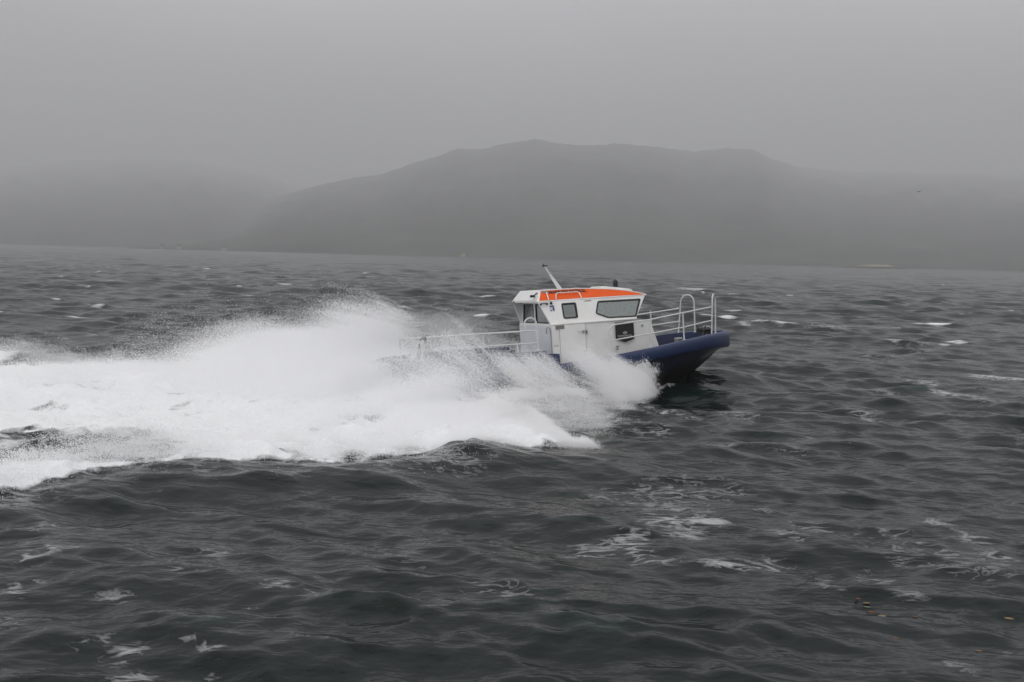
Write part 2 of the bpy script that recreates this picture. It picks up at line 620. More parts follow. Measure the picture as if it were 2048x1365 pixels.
# lacy foam patches lying on the near water, placed by where they lie on the sea
LACE = [
    (1180, 1095, 90, 22, .75), (1260, 1090, 70, 30, .8), (1330, 1040, 70, 30, .85), (1410, 1043, 60, 16, 1.25), (1370, 1068, 60, 24, .8),
    (1300, 1120, 70, 12, .8), (1450, 1127, 60, 12, .95), (1540, 1125, 70, 20, .7), (1580, 1075, 60, 22, .75), (1620, 1050, 60, 16, .7),
    (1530, 1020, 60, 16, .6), (1400, 985, 70, 10, .7), (1660, 1165, 40, 36, .7), (1740, 1150, 50, 24, .7), (1800, 1070, 70, 16, .6),
    (1880, 1040, 80, 16, .65), (1950, 1075, 70, 16, .75), (2010, 1120, 60, 30, .7), (1540, 1205, 60, 10, .55), (1340, 1000, 60, 14, .6),
    (1810, 1195, 60, 16, .65), (1700, 1240, 90, 20, .35), (1990, 1300, 70, 30, .5), (1930, 1330, 60, 20, .5),
    (70, 1120, 50, 24, .85), (30, 1180, 50, 24, .8), (95, 1065, 60, 12, .7), (230, 1060, 60, 14, .75), (150, 1110, 50, 20, .6),
    (240, 1300, 50, 26, .72), (270, 1340, 60, 14, .75), (200, 1280, 40, 20, .6), (410, 1305, 40, 12, .7), (360, 1290, 40, 10, .6), (400, 1345, 40, 10, .6),
    (560, 1180, 50, 16, .8), (620, 1205, 60, 12, .75), (480, 1215, 50, 10, .6), (440, 1105, 60, 22, .65), (360, 1155, 60, 14, .6), (220, 1200, 60, 16, .6),
    (330, 1235, 70, 16, .5), (150, 1290, 60, 14, .5),
    (1990, 757, 70, 6, 1.1), (1910, 790, 60, 22, .9), (1850, 765, 60, 8, .8), (1725, 780, 50, 8, .85), (1790, 790, 40, 8, .7), (1720, 825, 40, 20, .75),
    (1880, 830, 60, 14, .6), (1492, 652, 16, 3, 1.2), (1552, 652, 18, 3, 1.2), (1660, 657, 70, 6, .7), (1780, 657, 70, 3, .9), (1990, 660, 100, 4, .5),
    (1385, 580, 36, 2.5, 1.2), (1610, 880, 80, 16, .5), (1150, 1040, 80, 20, .5),
]


def sea_mat():
    m = bpy.data.materials.new('cold_sea_water')
    m.use_nodes = True
    t = m.node_tree
    n, l = t.nodes, t.links
    b = n['Principled BSDF']
    outn = n['Material Output']

    def attr(nm):
        a = n.new('ShaderNodeAttribute')
        a.attribute_name = nm
        return a.outputs['Fac']

    def math_(op, a, bb=None, c=None, clamp=False):
        q = n.new('ShaderNodeMath')
        q.operation = op
        q.use_clamp = clamp
        for i, v in enumerate((a, bb, c)):
            if v is None:
                continue
            if isinstance(v, (int, float)):
                q.inputs[i].default_value = v
            else:
                l.new(v, q.inputs[i])
        return q.outputs[0]

    geo = n.new('ShaderNodeNewGeometry')

    def noise(scale, stretch, detail=4, rough=.5, dist=0.0, off=0.0):
        mp_ = n.new('ShaderNodeMapping')
        mp_.inputs['Scale'].default_value = stretch
        mp_.inputs['Location'].default_value = (off, off * .7, 0)
        l.new(geo.outputs['Position'], mp_.inputs[0])
        q = n.new('ShaderNodeTexNoise')
        q.inputs['Scale'].default_value = scale
        q.inputs['Detail'].default_value = detail
        q.inputs['Roughness'].default_value = rough
        q.inputs['Distortion'].default_value = dist
        l.new(mp_.outputs[0], q.inputs['Vector'])
        return q.outputs['Fac']

    # water
    b.inputs['IOR'].default_value = 1.33
    b.inputs['Specular IOR Level'].default_value = 0.38
    b.inputs['Roughness'].default_value = 0.16
    rampc = n.new('ShaderNodeMix')
    rampc.data_type = 'RGBA'
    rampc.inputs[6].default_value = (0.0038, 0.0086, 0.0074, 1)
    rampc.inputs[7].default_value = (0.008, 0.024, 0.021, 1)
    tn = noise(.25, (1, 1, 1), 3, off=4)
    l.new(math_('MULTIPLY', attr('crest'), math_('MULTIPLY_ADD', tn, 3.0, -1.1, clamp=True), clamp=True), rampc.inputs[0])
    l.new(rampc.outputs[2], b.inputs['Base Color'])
    # small ripples, longer along the crests
    h1 = noise(2.0, (.62, 1.1, 1), 4, .5, .3)
    h2 = noise(8.0, (.6, 1.1, 1), 2, .5, .2, 3)
    hh = math_('ADD', math_('MULTIPLY', h1, 1.0), math_('MULTIPLY', h2, .20))
    bp = n.new('ShaderNodeBump')
    bp.inputs['Strength'].default_value = 0.45
    bp.inputs['Distance'].default_value = 0.16
    l.new(hh, bp.inputs['Height'])
    bp.inputs['Distance'].default_value = 0.14
    l.new(bp.outputs[0], b.inputs['Normal'])
    # foam
    fo = n.new('ShaderNodeBsdfPrincipled')
    fo.inputs['Base Color'].default_value = (0.83, 0.835, 0.845, 1)
    fo.inputs['Roughness'].default_value = 0.8
    fo.inputs['Specular IOR Level'].default_value = 0.2
    bp2 = n.new('ShaderNodeBump')
    bp2.inputs['Strength'].default_value = 0.6
    bp2.inputs['Distance'].default_value = 0.12
    l.new(noise(3.0, (1, 1, 1), 6, .6, .4, 9), bp2.inputs['Height'])
    l.new(bp2.outputs[0], fo.inputs['Normal'])
    # wake cover: frayed streaks where the cover is thin
    fn = noise(2.4, (1, 1, 1), 7, .62, .5, 1)
    cov = math_('MULTIPLY', math_('SUBTRACT', math_('ADD', math_('MULTIPLY', attr('cover'), 1.05), math_('MULTIPLY', fn, 1.4)), 1.08), 3.0, clamp=True)
    # caps
    cn = noise(3.5, (.35, 1, 1), 5, .55, .2, 2)
    cap = math_('MULTIPLY', math_('SUBTRACT', math_('ADD', math_('MULTIPLY', attr('cap'), .8), math_('MULTIPLY', cn, .95)), .92), 2.4, clamp=True)
    # lace: ridges of a distorted noise
    n1 = noise(5.5, (.45, 1, 1), 4, .55, .6, 5)
    rid = math_('SUBTRACT', 1.0, math_('MULTIPLY', math_('ABSOLUTE', math_('SUBTRACT', n1, .5)), 9.0), clamp=True)
    n2 = noise(2.6, (.5, 1.1, 1), 4, .6, .3, 8)
    n3 = noise(16.0, (.4, 1, 1), 3, .5, .1, 6)
    lc = math_('ADD', math_('MULTIPLY', rid, .42), math_('ADD', math_('MULTIPLY', n2, .55), math_('MULTIPLY', n3, .38)))
    lace = math_('MULTIPLY', math_('SUBTRACT', math_('ADD', math_('MULTIPLY', attr('lace'), .72), lc), 1.08), 2.4, clamp=True)
    lace = math_('MULTIPLY', lace, .42)
    fac = math_('MAXIMUM', math_('MAXIMUM', cov, cap), lace)
    mx = n.new('ShaderNodeMixShader')
    l.new(fac, mx.inputs[0])
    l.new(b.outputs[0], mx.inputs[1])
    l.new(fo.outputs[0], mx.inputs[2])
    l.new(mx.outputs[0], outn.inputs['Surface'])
    return m


sea_me = make_sea()
sea_me.materials.append(sea_mat())
_co = np.empty(len(sea_me.vertices) * 3, np.float32)
sea_me.vertices.foreach_get('co', _co)
_co = _co.reshape(-1, 3)
_near = _co[(_co[:, 1] < 18)]


def sea_surface(x, y):
    d = (_near[:, 0] - x) ** 2 + (_near[:, 1] - y) ** 2
    return float(_near[np.argpartition(d, 4)[:4], 2].mean())


sea = link(bpy.data.objects.new('sea', sea_me))
tag(sea, 'dark grey-green choppy sea with foam streaks and a white churned wake', kind='structure')

# ------------------------------------------------------------------ hills, islet
def hill_mat(name, c1, c2):
    m = mat(name, c1, 0.95, spec=0.1)
    t = m.node_tree
    b = t.nodes['Principled BSDF']
    co = t.nodes.new('ShaderNodeNewGeometry')
    nz = t.nodes.new('ShaderNodeTexNoise')
    nz.inputs['Scale'].default_value = .012
    nz.inputs['Detail'].default_value = 8
    nz.inputs['Roughness'].default_value = .65
    t.links.new(co.outputs['Position'], nz.inputs['Vector'])
    r = t.nodes.new('ShaderNodeValToRGB')
    r.color_ramp.elements[0].position = .38
    r.color_ramp.elements[0].color = (*c1, 1)
    r.color_ramp.elements[1].position = .68
    r.color_ramp.elements[1].color = (*c2, 1)
    t.links.new(nz.outputs['Fac'], r.inputs[0])
    t.links.new(r.outputs[0], b.inputs['Base Color'])
    return m


M_HILL = hill_mat('wet_moorland', (0.030, 0.032, 0.028), (0.07, 0.072, 0.066))


def horizon_y(px):
    return 510.5 + (px - 1024) * .0259


def make_hill(name, prof, dist, depth, seed, label, recede=None):
    px = np.array([p[0] for p in prof], float)
    py = np.array([p[1] for p in prof], float)
    cols = np.linspace(px[0], px[-1], 260)
    sil = np.interp(cols, px, py)
    ang = (cols - 1024) / F_PX
    hpx = np.maximum(horizon_y(cols) - sil, 0)
    U = np.linspace(0, 1.6, 70)
    rc = np.interp(cols, *recede) if recede else np.ones_like(cols)
    V = []
    for u in U:
        D = dist + depth * min(u, 1.25) * rc
        ridge_h = hpx / F_PX * (dist + depth * rc)
        prof_u = np.where(u <= 1, np.power(np.clip(u, 0, 1), .95), 1 - .9 * np.clip((u - 1) / .6, 0, 1) ** 1.3)
        nz = (fbm(cols * .022 + seed * 9.1, np.full_like(cols, u * 7.0), seed, 5) - .5)
        h = ridge_h * (prof_u + nz * .08 * math.sin(min(u, 1) * math.pi) ) + nz * 3 * (0.2 < u < .95)
        fine = (fbm(cols * .12, np.full_like(cols, u * 30.0), seed + 5, 4) - .5) * 6 * min(1, u * 3)
        h = np.maximum(h + fine * np.clip(ridge_h / 60, 0, 1), -2)
        if u == 0:
            h = h * 0 - 3
        wob = (fbm(cols * .01, np.full_like(cols, u * 2), seed + 8) - .5) * min(depth, 1200) * .05 * min(1, u * 4)
        V.append(np.stack([ang * (D + wob), D + wob, h], -1))
    V = np.concatenate(V)
    n = len(cols)
    Fc = [(r * n + i, r * n + i + 1, (r + 1) * n + i + 1, (r + 1) * n + i) for r in range(len(U) - 1) for i in range(n - 1)]
    o = mesh_obj(name, V, Fc, M_HILL, smooth=False)
    o.data.polygons.foreach_set('use_smooth', [True] * len(o.data.polygons))
    tag(o, label, kind='structure')
    return o


make_hill('hill', [(250, 490), (340, 478), (440, 447), (480, 432), (520, 402), (560, 390), (620, 372), (680, 359), (750, 350), (800, 332), (830, 322), (860, 316),
                   (905, 298), (950, 301), (1000, 289), (1060, 279), (1110, 288), (1170, 291), (1230, 288), (1300, 294), (1375, 304), (1440, 297), (1490, 300),
                   (1530, 320), (1580, 334), (1640, 342), (1720, 345), (1820, 347), (1950, 350), (2100, 360), (2300, 380)],
          1000, 1800, 4, 'long rounded hill rising from the far shore into the mist', recede=([200, 560, 1250, 1500, 1700, 2300], [1.35, 1, 1, 1.35, 2.1, 2.3]))
make_hill('hill', [(-700, 330), (-400, 310), (-200, 318), (0, 336), (120, 326), (240, 318), (380, 322), (520, 350), (700, 400), (900, 440)],
          1350, 4600, 23, 'faint mist-covered hill at the left edge', recede=([-700, 300, 900], [1, 1, 1.1]))

M_ROCK = mat('pale_wet_rock', (0.33, 0.29, 0.20), 0.9, noise=0.45, nscale=.12)
M_ROCKD = mat('dark_weedy_rock', (0.035, 0.03, 0.02), 0.9)


def islet():
    D = 820.0
    cx = (1736 - 1024) / F_PX * D
    xs = np.linspace(-36, 32, 110)
    ys = np.linspace(-12, 12, 16)
    V, Fc = [], []
    for j, yv in enumerate(ys):
        for xv in xs:
            e = max(0, 1 - ((xv + 2) / 34.5) ** 2) * max(0, 1 - (yv / 12) ** 2)
            k = np.interp(xv, [-36, -26, -14, -5, 4, 12, 18, 32], [.9, 1.3, 1.3, 2.4, 3.0, 3.3, 1.7, .9])
            h = k * e ** .6 + (fbm(np.array(xv * .35), np.array(yv * .35), 77) - .5) * 1.1 * e - .5 * (1 - e)
            V.append((cx + xv, D + yv, float(h)))
    n = len(xs)
    Fc = [(j * n + i, j * n + i + 1, (j + 1) * n + i + 1, (j + 1) * n + i) for j in range(len(ys) - 1) for i in range(n - 1)]
    fm = [0 if sum(V[q][2] for q in f) / 4 > 1.5 else 1 for f in Fc]
    o = mesh_obj('islet', V, Fc, None, mats=[M_ROCK, M_ROCKD], fm=fm)
    tag(o, 'low pale rocky islet with dark weedy edge near the horizon', kind='structure')


islet()

# houses on the far shore, a few pixels each
M_HW = mat('house_white', (0.33, 0.33, 0.32), 0.8)
M_HY = mat('house_ochre', (0.45, 0.33, 0.10), 0.8)
M_HR = mat('house_roof', (0.07, 0.065, 0.065), 0.8)


def house(px, w, mt, label, grp):
    D = 1015.0
    root = bpy.data.objects.new('shore_house', None)
    link(root)
    root.location = ((px - 1024) / F_PX * D, D, 1.0)
    tag(root, label, 'house', grp)
    mb = MB()
    mb.box((0, 0, .6), (w, 5, 3.2))
    hw = w / 2 + .02
    mb.add([(-hw, -2.5, 2.2), (-hw, 2.5, 2.2), (-hw, 0, 4.1), (hw, -2.5, 2.2), (hw, 2.5, 2.2), (hw, 0, 4.1)], [(0, 1, 2), (3, 5, 4)])
    mb.build('wall', mt, root)
    rb = MB()
    for sg in (-1, 1):
        a = math.atan2(2.0, 2.6)
        rb.box((0, sg * 1.35, 3.22), (w + .7, 3.4, .18), Euler((-sg * a, 0, 0)))
    rb.build('roof', M_HR, root)


house(322, 2.5, M_HW, 'tiny white house on the far shore, leftmost of the pale houses', 'houses on the far shore')
house(356, 4, M_HW, 'small white house on the far shore, middle of the pale houses', 'houses on the far shore')
house(446, 4, M_HW, 'small white house on the far shore, rightmost of the pale houses', 'houses on the far shore')
house(922, 4, M_HY, 'small ochre house on the far shore under the long hill', 'houses on the far shore')

# ------------------------------------------------------------------ the patrol boat
boat = bpy.data.objects.new('patrol_boat', None)
link(boat)
boat.matrix_world = Matrix.Translation(BO) @ BM.to_4x4()
tag(boat, 'navy patrol boat with white cabin and orange roof band racing through spray', 'boat')

SX = [-4.5, -3.5, -2.5, -1.5, -.5, .5, 1.3, 2.0, 2.6, 3.1, 3.5, 3.85, 4.15, 4.4, 4.58, 4.70, 4.77]
SB = [1.30, 1.36, 1.40, 1.42, 1.42, 1.42, 1.40, 1.37, 1.31, 1.22, 1.11, .96, .78, .58, .38, .18, 0.0]


def zt(x):
    return float(np.interp(x, [-4.6, -.5, .9, 2.0, 2.8, 3.7, 4.3, 4.8], [.60, .66, .75, .86, .955, 1.03, 1.05, 1.045]))


def zcb(x):
    return zt(x) - float(np.interp(x, [0, 2, 3.5, 4.8], [.29, .31, .34, .43]))


def zk(x):
    return float(np.interp(x, [-4.5, 1.8, 2.7, 3.13, 3.49, 3.98, 4.33, 4.5, 4.8], [-.42, -.42, -.34, -.20, -.04, .21, .50, .60, .61]))


# collar: rounded box swept along both gunwales and round the bow
def collar():
    path = [(x, -b) for x, b in zip(SX, SB)] + [(x, b) for x, b in list(zip(SX, SB))[-2::-1]]
    # smooth resample
    P = [Vector((a, b, 0)) for a, b in path]
    fine = []
    for i in range(len(P) - 1):
        p0, p1, p2, p3 = P[max(i - 1, 0)], P[i], P[i + 1], P[min(i + 2, len(P) - 1)]
        for k in range(3):
            t = k / 3
            fine.append(.5 * ((2 * p1) + (-p0 + p2) * t + (2 * p0 - 5 * p1 + 4 * p2 - p3) * t * t + (-p0 + 3 * p1 - 3 * p2 + p3) * t ** 3))
    fine.append(P[-1])
    n = len(fine)
    prof = []
    for (u, v) in rnd_poly([(0.0, 0.0), (0.0, 1.0), (-.17, 1.0), (-.17, 0.0)], .5, 1):
        prof.append((u, v))
    prof = [(0.0, .16), (0.0, .72), (-.012, .86), (-.04, .96), (-.075, 1.0), (-.15, 1.0), (-.17, .97), (-.17, .02), (-.12, 0.0), (-.05, .02), (-.015, .08)]
    V, Fc = [], []
    for i, p in enumerate(fine):
        t = (fine[min(i + 1, n - 1)] - fine[max(i - 1, 0)]).normalized()
        nn = Vector((t.y, -t.x, 0))
        a, bz = zcb(p.x), zt(p.x)
        for (u, v) in prof:
            lean = .02 * (v - .5)
            q = p + nn * (u + lean)
            V.append((q.x, q.y, a + (bz - a) * v))
    m = len(prof)
    for i in range(n - 1):
        for k in range(m):
            Fc.append((i * m + k, i * m + (k + 1) % m, (i + 1) * m + (k + 1) % m, (i + 1) * m + k))
    Fc.append(tuple(range(m)))
    Fc.append(tuple((n - 1) * m + k for k in range(m))[::-1])
    return mesh_obj('fender_collar', V, Fc, M_BLUE, boat, smooth=True)


collar()


def hull():
    V, Fc, fm = [], [], []
    ns = len(SX)
    secs = []
    for x, b in zip(SX, SB):
        k = zk(x)
        top = zcb(x) + .01
        bc = max(b - .28, 0) * float(np.interp(x, [2, 3.1, 3.9, 4.5], [1, .84, .6, .3]))
        zc = k + (top - k) * float(np.interp(x, [0, 2.5, 4], [.62, .60, .55]))
        row = []
        for u in (0, .35, .7, 1.0):
            row.append((bc * u, k + (zc - k) * (u ** 1.25)))
        row.append((bc + .035 if b > .2 else bc, zc + .012))
        bt = max(b - .10, 0)
        row.append((bc + (bt - bc) * .55, zc + (top - zc) * .5))
        row.append((bt, top))
        secs.append(row)
    m = len(secs[0])
    for x, row in zip(SX, secs):
        for (yy, zz) in row:
            V.append((x, -yy, zz))
        for (yy, zz) in row:
            V.append((x, yy, zz))
    for i in range(ns - 1):
        for k in range(m - 1):
            a, b = i * 2 * m + k, (i + 1) * 2 * m + k
            Fc.append((a, b, b + 1, a + 1))
            fm.append(1 if k < 4 else 0)
            a += m
            b += m
            Fc.append((a, a + 1, b + 1, b))
            fm.append(1 if k < 4 else 0)
    Fc.append(tuple(range(m - 1, -1, -1)) + tuple(range(m + 1, 2 * m)))
    fm.append(0)
    return mesh_obj('hull', V, Fc, None, boat, smooth=True, mats=[M_NAVY, M_KEEL], fm=fm)


hull()
# inner skin of the bulwark and the deck
def inner():
    V, Fc = [], []
    n = len(SX)
    for x, b in zip(SX, SB):
        bi = max(b - .175, 0)
        dk = .42 if x < 2.2 else .42 + (x - 2.2) * .12
        V += [(x, -bi, zt(x) - .01), (x, -bi * .97, dk), (x, bi * .97, dk), (x, bi, zt(x) - .01)]
    for i in range(n - 1):
        for k in range(3):
            Fc.append((i * 4 + k, i * 4 + k + 1, (i + 1) * 4 + k + 1, (i + 1) * 4 + k))
    mesh_obj('deck', V, Fc, M_DECK, boat)


inner()
# raised cockpit bulwarks and the transom
for sg in (-1, 1):
    pr = [(-4.35, .58), (-.54, .63), (-.55, .90), (-.85, .925), (-.875, 1.0), (-2.5, 1.03), (-4.1, 1.0), (-4.35, .93)]
    plate(pr, [], lambda u, v, t: Vector((u, sg * t, v)), 1.26, 1.40).build('bulwark', M_BLUE, boat)
mb = MB()
mb.box((-4.45, 0, .35), (.12, 2.6, 1.2), bev=.02)
mb.build('transom', M_BLUE, boat)
mb = MB()
mb.box((-4.72, 0, -.02), (.46, 1.9, .07), bev=.02)
mb.tube([(-4.5, -.8, .3), (-4.8, -.8, .02)], .02)
mb.tube([(-4.5, .8, .3), (-4.8, .8, .02)], .02)
mb.build('swim_platform', M_STEEL, boat)


# ---- cabin
def side_y(z):
    return 1.06 - .3 * (z - 1.57)


LOW = [(-.60, .40), (2.32, .40), (2.22, .84), (2.0, 1.515), (1.66, 1.565), (-.60, 1.575)]
lowv = MB()
vv, ff = [], []
for sg in (-1, 1):
    for (x, z) in LOW:
        yy = 1.10 - (.05 if z > 1.4 else 0) * 0 - max(0, x - 1.6) * .12
        vv.append((x, sg * yy, z))
m = len(LOW)
ff.append(tuple(range(m)))
ff.append(tuple(range(2 * m - 1, m - 1, -1)))
for i in range(m):
    j = (i + 1) % m
    ff.append((i, i + m, j + m, j))
mesh_obj('lower_cabin', vv, ff, M_WHITE, boat)
# rear bulkhead skin below the windows, its bluish shade painted into the white
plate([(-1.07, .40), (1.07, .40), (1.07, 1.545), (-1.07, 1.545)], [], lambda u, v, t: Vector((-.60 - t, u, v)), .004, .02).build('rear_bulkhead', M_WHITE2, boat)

# moulded lip between the lower and upper cabin
for sg in (-1, 1):
    mb = MB()
    mb.box((.51, sg * 1.085, 1.575), (2.24, .05, .04), bev=.012)
    mb.build('cabin_ledge', M_WHITE, boat)

UPO = [(-.60, 1.59), (1.62, 1.575), (1.985, 2.125), (-.83, 2.145)]
SMALLW = rnd_poly([(-.245, 1.69), (.125, 1.69), (.135, 2.06), (-.245, 2.06)], .05)
BIGW = rnd_poly([(.90, 1.63), (1.64, 1.615), (1.85, 2.045), (.70, 2.06), (.59, 1.76)], .05)
for sg in (-1, 1):
    fn = (lambda sg: lambda u, v, t: Vector((u, sg * (side_y(v) - t), v)))(sg)
    plate(UPO, [offset_poly(SMALLW, .02), offset_poly(BIGW, .02)], fn, 0, .05).build('cabin_side', M_WHITE, boat)
    # window = black rubber frame with its pane
    fr = plate(BIGW, [offset_poly(BIGW, .032)], fn, -.012, .056).build('window', M_BLACK, boat)
    plate(offset_poly(BIGW, .028), [], fn, .014, .022).build('pane', M_GLASS, fr)
    # door: a panel standing a little proud, in two planes
    dr = plate([(-.395, 1.605), (.26, 1.60), (.28, 2.115), (-.38, 2.12)], [offset_poly(SMALLW, -.004)], fn, -.008, -.0015)
    lo = plate([(-.40, .62), (.255, .70), (.255, 1.545), (-.40, 1.545)], [], (lambda sg: lambda u, v, t: Vector((u, sg * (1.10 - t), v)))(sg), -.010, -.0015)
    dr.add(lo.v, lo.f)
    door = dr.build('door', M_WHITE, boat)
    plate(SMALLW, [offset_poly(SMALLW, .032)], fn, -.018, .056).build('window_frame', M_BLACK, door)
    plate(offset_poly(SMALLW, .028), [], fn, .010, .018).build('pane', M_GLASSD, door)
    mb = MB()
    mb.box((.20, sg * 1.125, 1.36), (.055, .03, .075), bev=.01)
    mb.tube([(.20, sg * 1.135, 1.362), (.20, sg * 1.16, 1.362), (.05, sg * 1.16, 1.366)], .008)
    mb.build('handle', M_STEEL, door)
    for zz, hh in ((1.345, .09), (.87, .12)):
        mb = MB()
        mb.box((.285 if zz > 1 else .21, sg * 1.115, zz), (.045, .022, hh), bev=.006)
        mb.build('hinge', M_GREY if zz > 1 else M_ALU, door)
    # dark seam lines either side of the door
    for xs in ((-.402, 1), (.262, 1)):
        sb_ = plate([(xs[0] - .003, .68), (xs[0] + .003, .68), (xs[0] + .003, 1.54), (xs[0] - .003, 1.54)], [],
                    (lambda sg: lambda u, v, t: Vector((u, sg * (1.10 - t), v)))(sg), -.003, -.0005)
        sb_.build('door_seam', M_GREY, boat)

# rear wall with two windows
RW = [(-1.04, 1.56), (1.04, 1.56), (.90, 2.13), (-.90, 2.13)]
rwl = [(.10, 1.60), (.90, 1.60), (.80, 2.07), (.10, 2.07)]
rwr = [(-.92, 1.60), (-.03, 1.60), (-.03, 2.07), (-.80, 2.07)]
fr_ = lambda u, v, t: Vector((-.57 + t, u, v))
plate(RW, [offset_poly(rwl, .015), offset_poly(rwr, .015)], fr_, 0, .045).build('rear_wall', M_WHITE, boat)
for w in (rwl, rwr):
    o_ = plate(w, [offset_poly(w, .025)], fr_, -.008, .05).build('window', M_BLACK, boat)
    plate(offset_poly(w, .02), [], fr_, .012, .02).build('pane', M_GLASSD, o_)

# windscreen, leaning forward at the top, three panes
def frn(u, v, t):
    return Vector((1.60 + (v - 1.57) * .655 + .02 - t, u, v))


WS = [(-1.03, 1.575), (1.03, 1.575), (.885, 2.125), (-.885, 2.125)]
panes = [[(-.93, 1.63), (-.36, 1.63), (-.33, 2.07), (-.80, 2.07)], [(-.30, 1.63), (.30, 1.63), (.28, 2.07), (-.28, 2.07)], [(.36, 1.63), (.93, 1.63), (.80, 2.07), (.33, 2.07)]]
plate(WS, [offset_poly(p, .015) for p in panes], frn, 0, .05).build('windscreen_frame', M_WHITE, boat)
for w in panes:
    o_ = plate(w, [offset_poly(w, .03)], frn, -.01, .055).build('window', M_BLACK, boat)
    plate(offset_poly(w, .02), [], frn, .012, .02).build('pane', M_GLASS, o_)
# wiper on the windscreen
mb = MB()
mb.tube([(1.64, -.55, 1.63), (1.84, -.50, 1.90)], .008, 6)
mb.tube([(1.76, -.60, 1.77), (1.93, -.44, 2.03)], .007, 6)
mb.build('wiper', M_BLACK, boat)

# roof
RX = [-.84, -.70, -.39, .26, .58, 1.12, 1.54, 1.80, 1.95, 2.02]
RZ = [2.16, 2.385, 2.39, 2.385, 2.365, 2.32, 2.255, 2.195, 2.15, 2.128]
RY = [.90, .68, .68, .68, .69, .73, .79, .85, .885, .90]
V, Fc = [], []
for x, z, yt in zip(RX, RZ, RY):
    yb = .905
    V += [(x, -yb, 2.118), (x, -yb, 2.136), (x, -yt, z), (x, -yt * .5, z + .012), (x, yt * .5, z + .012), (x, yt, z), (x, yb, 2.136), (x, yb, 2.118)]
nr = len(RX)
for i in range(nr - 1):
    for k in range(8):
        Fc.append((i * 8 + k, i * 8 + (k + 1) % 8, (i + 1) * 8 + (k + 1) % 8, (i + 1) * 8 + k))
Fc.append(tuple(range(8))[::-1])
Fc.append(tuple((nr - 1) * 8 + k for k in range(8)))
roof = mesh_obj('roof', V, Fc, M_WHITE, boat)


# sloping side face of the roof: (x, w) with w 0 at the eave and 1 at the top edge
def band_pt(sg):
    def fn(u, w, t):
        z1 = float(np.interp(u, RX, RZ))
        y1 = float(np.interp(u, RX, RY))
        y = .905 + (y1 - .905) * w
        z = 2.136 + (z1 - 2.136) * w
        nv = Vector((0, (z1 - 2.136), .905 - y1))
        nv = nv.normalized() if nv.length > 1e-5 else Vector((0, 1, 0))
        return Vector((u, sg * (y + nv.y * t), z + nv.z * t))
    return fn


for sg in (-1, 1):
    fn = band_pt(sg)
    xs = [-.655, -.39, -.1, .26, .58, .85, 1.12, 1.54, 1.80, 1.93]
    V, Fc = [], []
    for i, x in enumerate(xs):
        a = .07
        xx = x if i else -.655
        xb = x if i else -.80
        V += [fn(xb, .06, .005) if i else Vector((-.79, sg * .90, 2.155)), fn(xx, .95, .005)]
    V0 = fn(-.70, .06, .005)
    V[0] = Vector((-.785, V0.y, V0.z))
    k = len(xs)
    for i in range(k - 1):
        q = (2 * i, 2 * i + 2, 2 * i + 3, 2 * i + 1)
        Fc.append(q if sg < 0 else q[::-1])
    bd = mesh_obj('roof_band', V, Fc, M_ORANGE, boat)
    md = bd.modifiers.new('thick', 'SOLIDIFY')
    md.thickness = .006
    md.offset = -1
    # grab rails arched over the door and beside it
    mb = MB()
    mb.tube(arc_pts([fn(-.365, .02, .03), fn(-.32, .56, .05), fn(.275, .56, .05), fn(.285, .0, .03)], .06), .011, 8)
    mb.build('grab_rail', M_WHITE, boat)
    mb = MB()
    mb.tube([fn(-.545, .70, .04), fn(-.555, .02, .03)], .013, 8)
    mb.build('grab_rail', M_WHITE, boat)
    # black patch in the top rear corner of the band
    mesh_obj('corner_vent', [fn(-.65, .92, .010), fn(-.48, .92, .010), fn(-.50, .74, .010), fn(-.63, .70, .010)], [(0, 1, 2, 3) if sg > 0 else (3, 2, 1, 0)], M_GREY, boat)
    # white roof edge bead
    mb = MB()
    mb.tube([fn(x, 1.0, .004) for x in (-.69, -.39, .26, .58, 1.12, 1.54, 1.8, 1.95, 2.02)], .014, 6)
    mb.build('roof_edge', M_WHITE, boat)


def text_mesh(name, s, size, m, parent, fn, extr=.002, bold=0.0, sx=1.0):
    cu = bpy.data.curves.new(name, 'FONT')
    cu.body = s
    cu.size = size
    cu.extrude = extr
    cu.offset = bold
    cu.resolution_u = 3
    tmp = bpy.data.objects.new(name, cu)
    COL.objects.link(tmp)
    dg = bpy.context.evaluated_depsgraph_get()
    me = bpy.data.meshes.new_from_object(tmp.evaluated_get(dg))
    bpy.data.objects.remove(tmp)
    for v in me.vertices:
        v.co = fn(v.co.x * sx, v.co.y, v.co.z)
    me.materials.clear()
    me.materials.append(m)
    o = bpy.data.objects.new(name, me)
    return link(o, parent)


# MARE 900 PATROL on both roof bands
for sg in (-1, 1):
    fn = band_pt(sg)
    x0 = -.475 if sg < 0 else .515

    def tf(u, v, t, fn=fn, sg=sg, x0=x0):
        return fn(x0 - sg * u, .64 + v / .34, .009 + t)
    o_ = text_mesh('lettering', 'MARE 900 PATROL', .122, M_PRINTD, boat, tf, bold=.0055, sx=.955)
    tag(o_, 'dark block letters MARE 900 PATROL on the orange band')

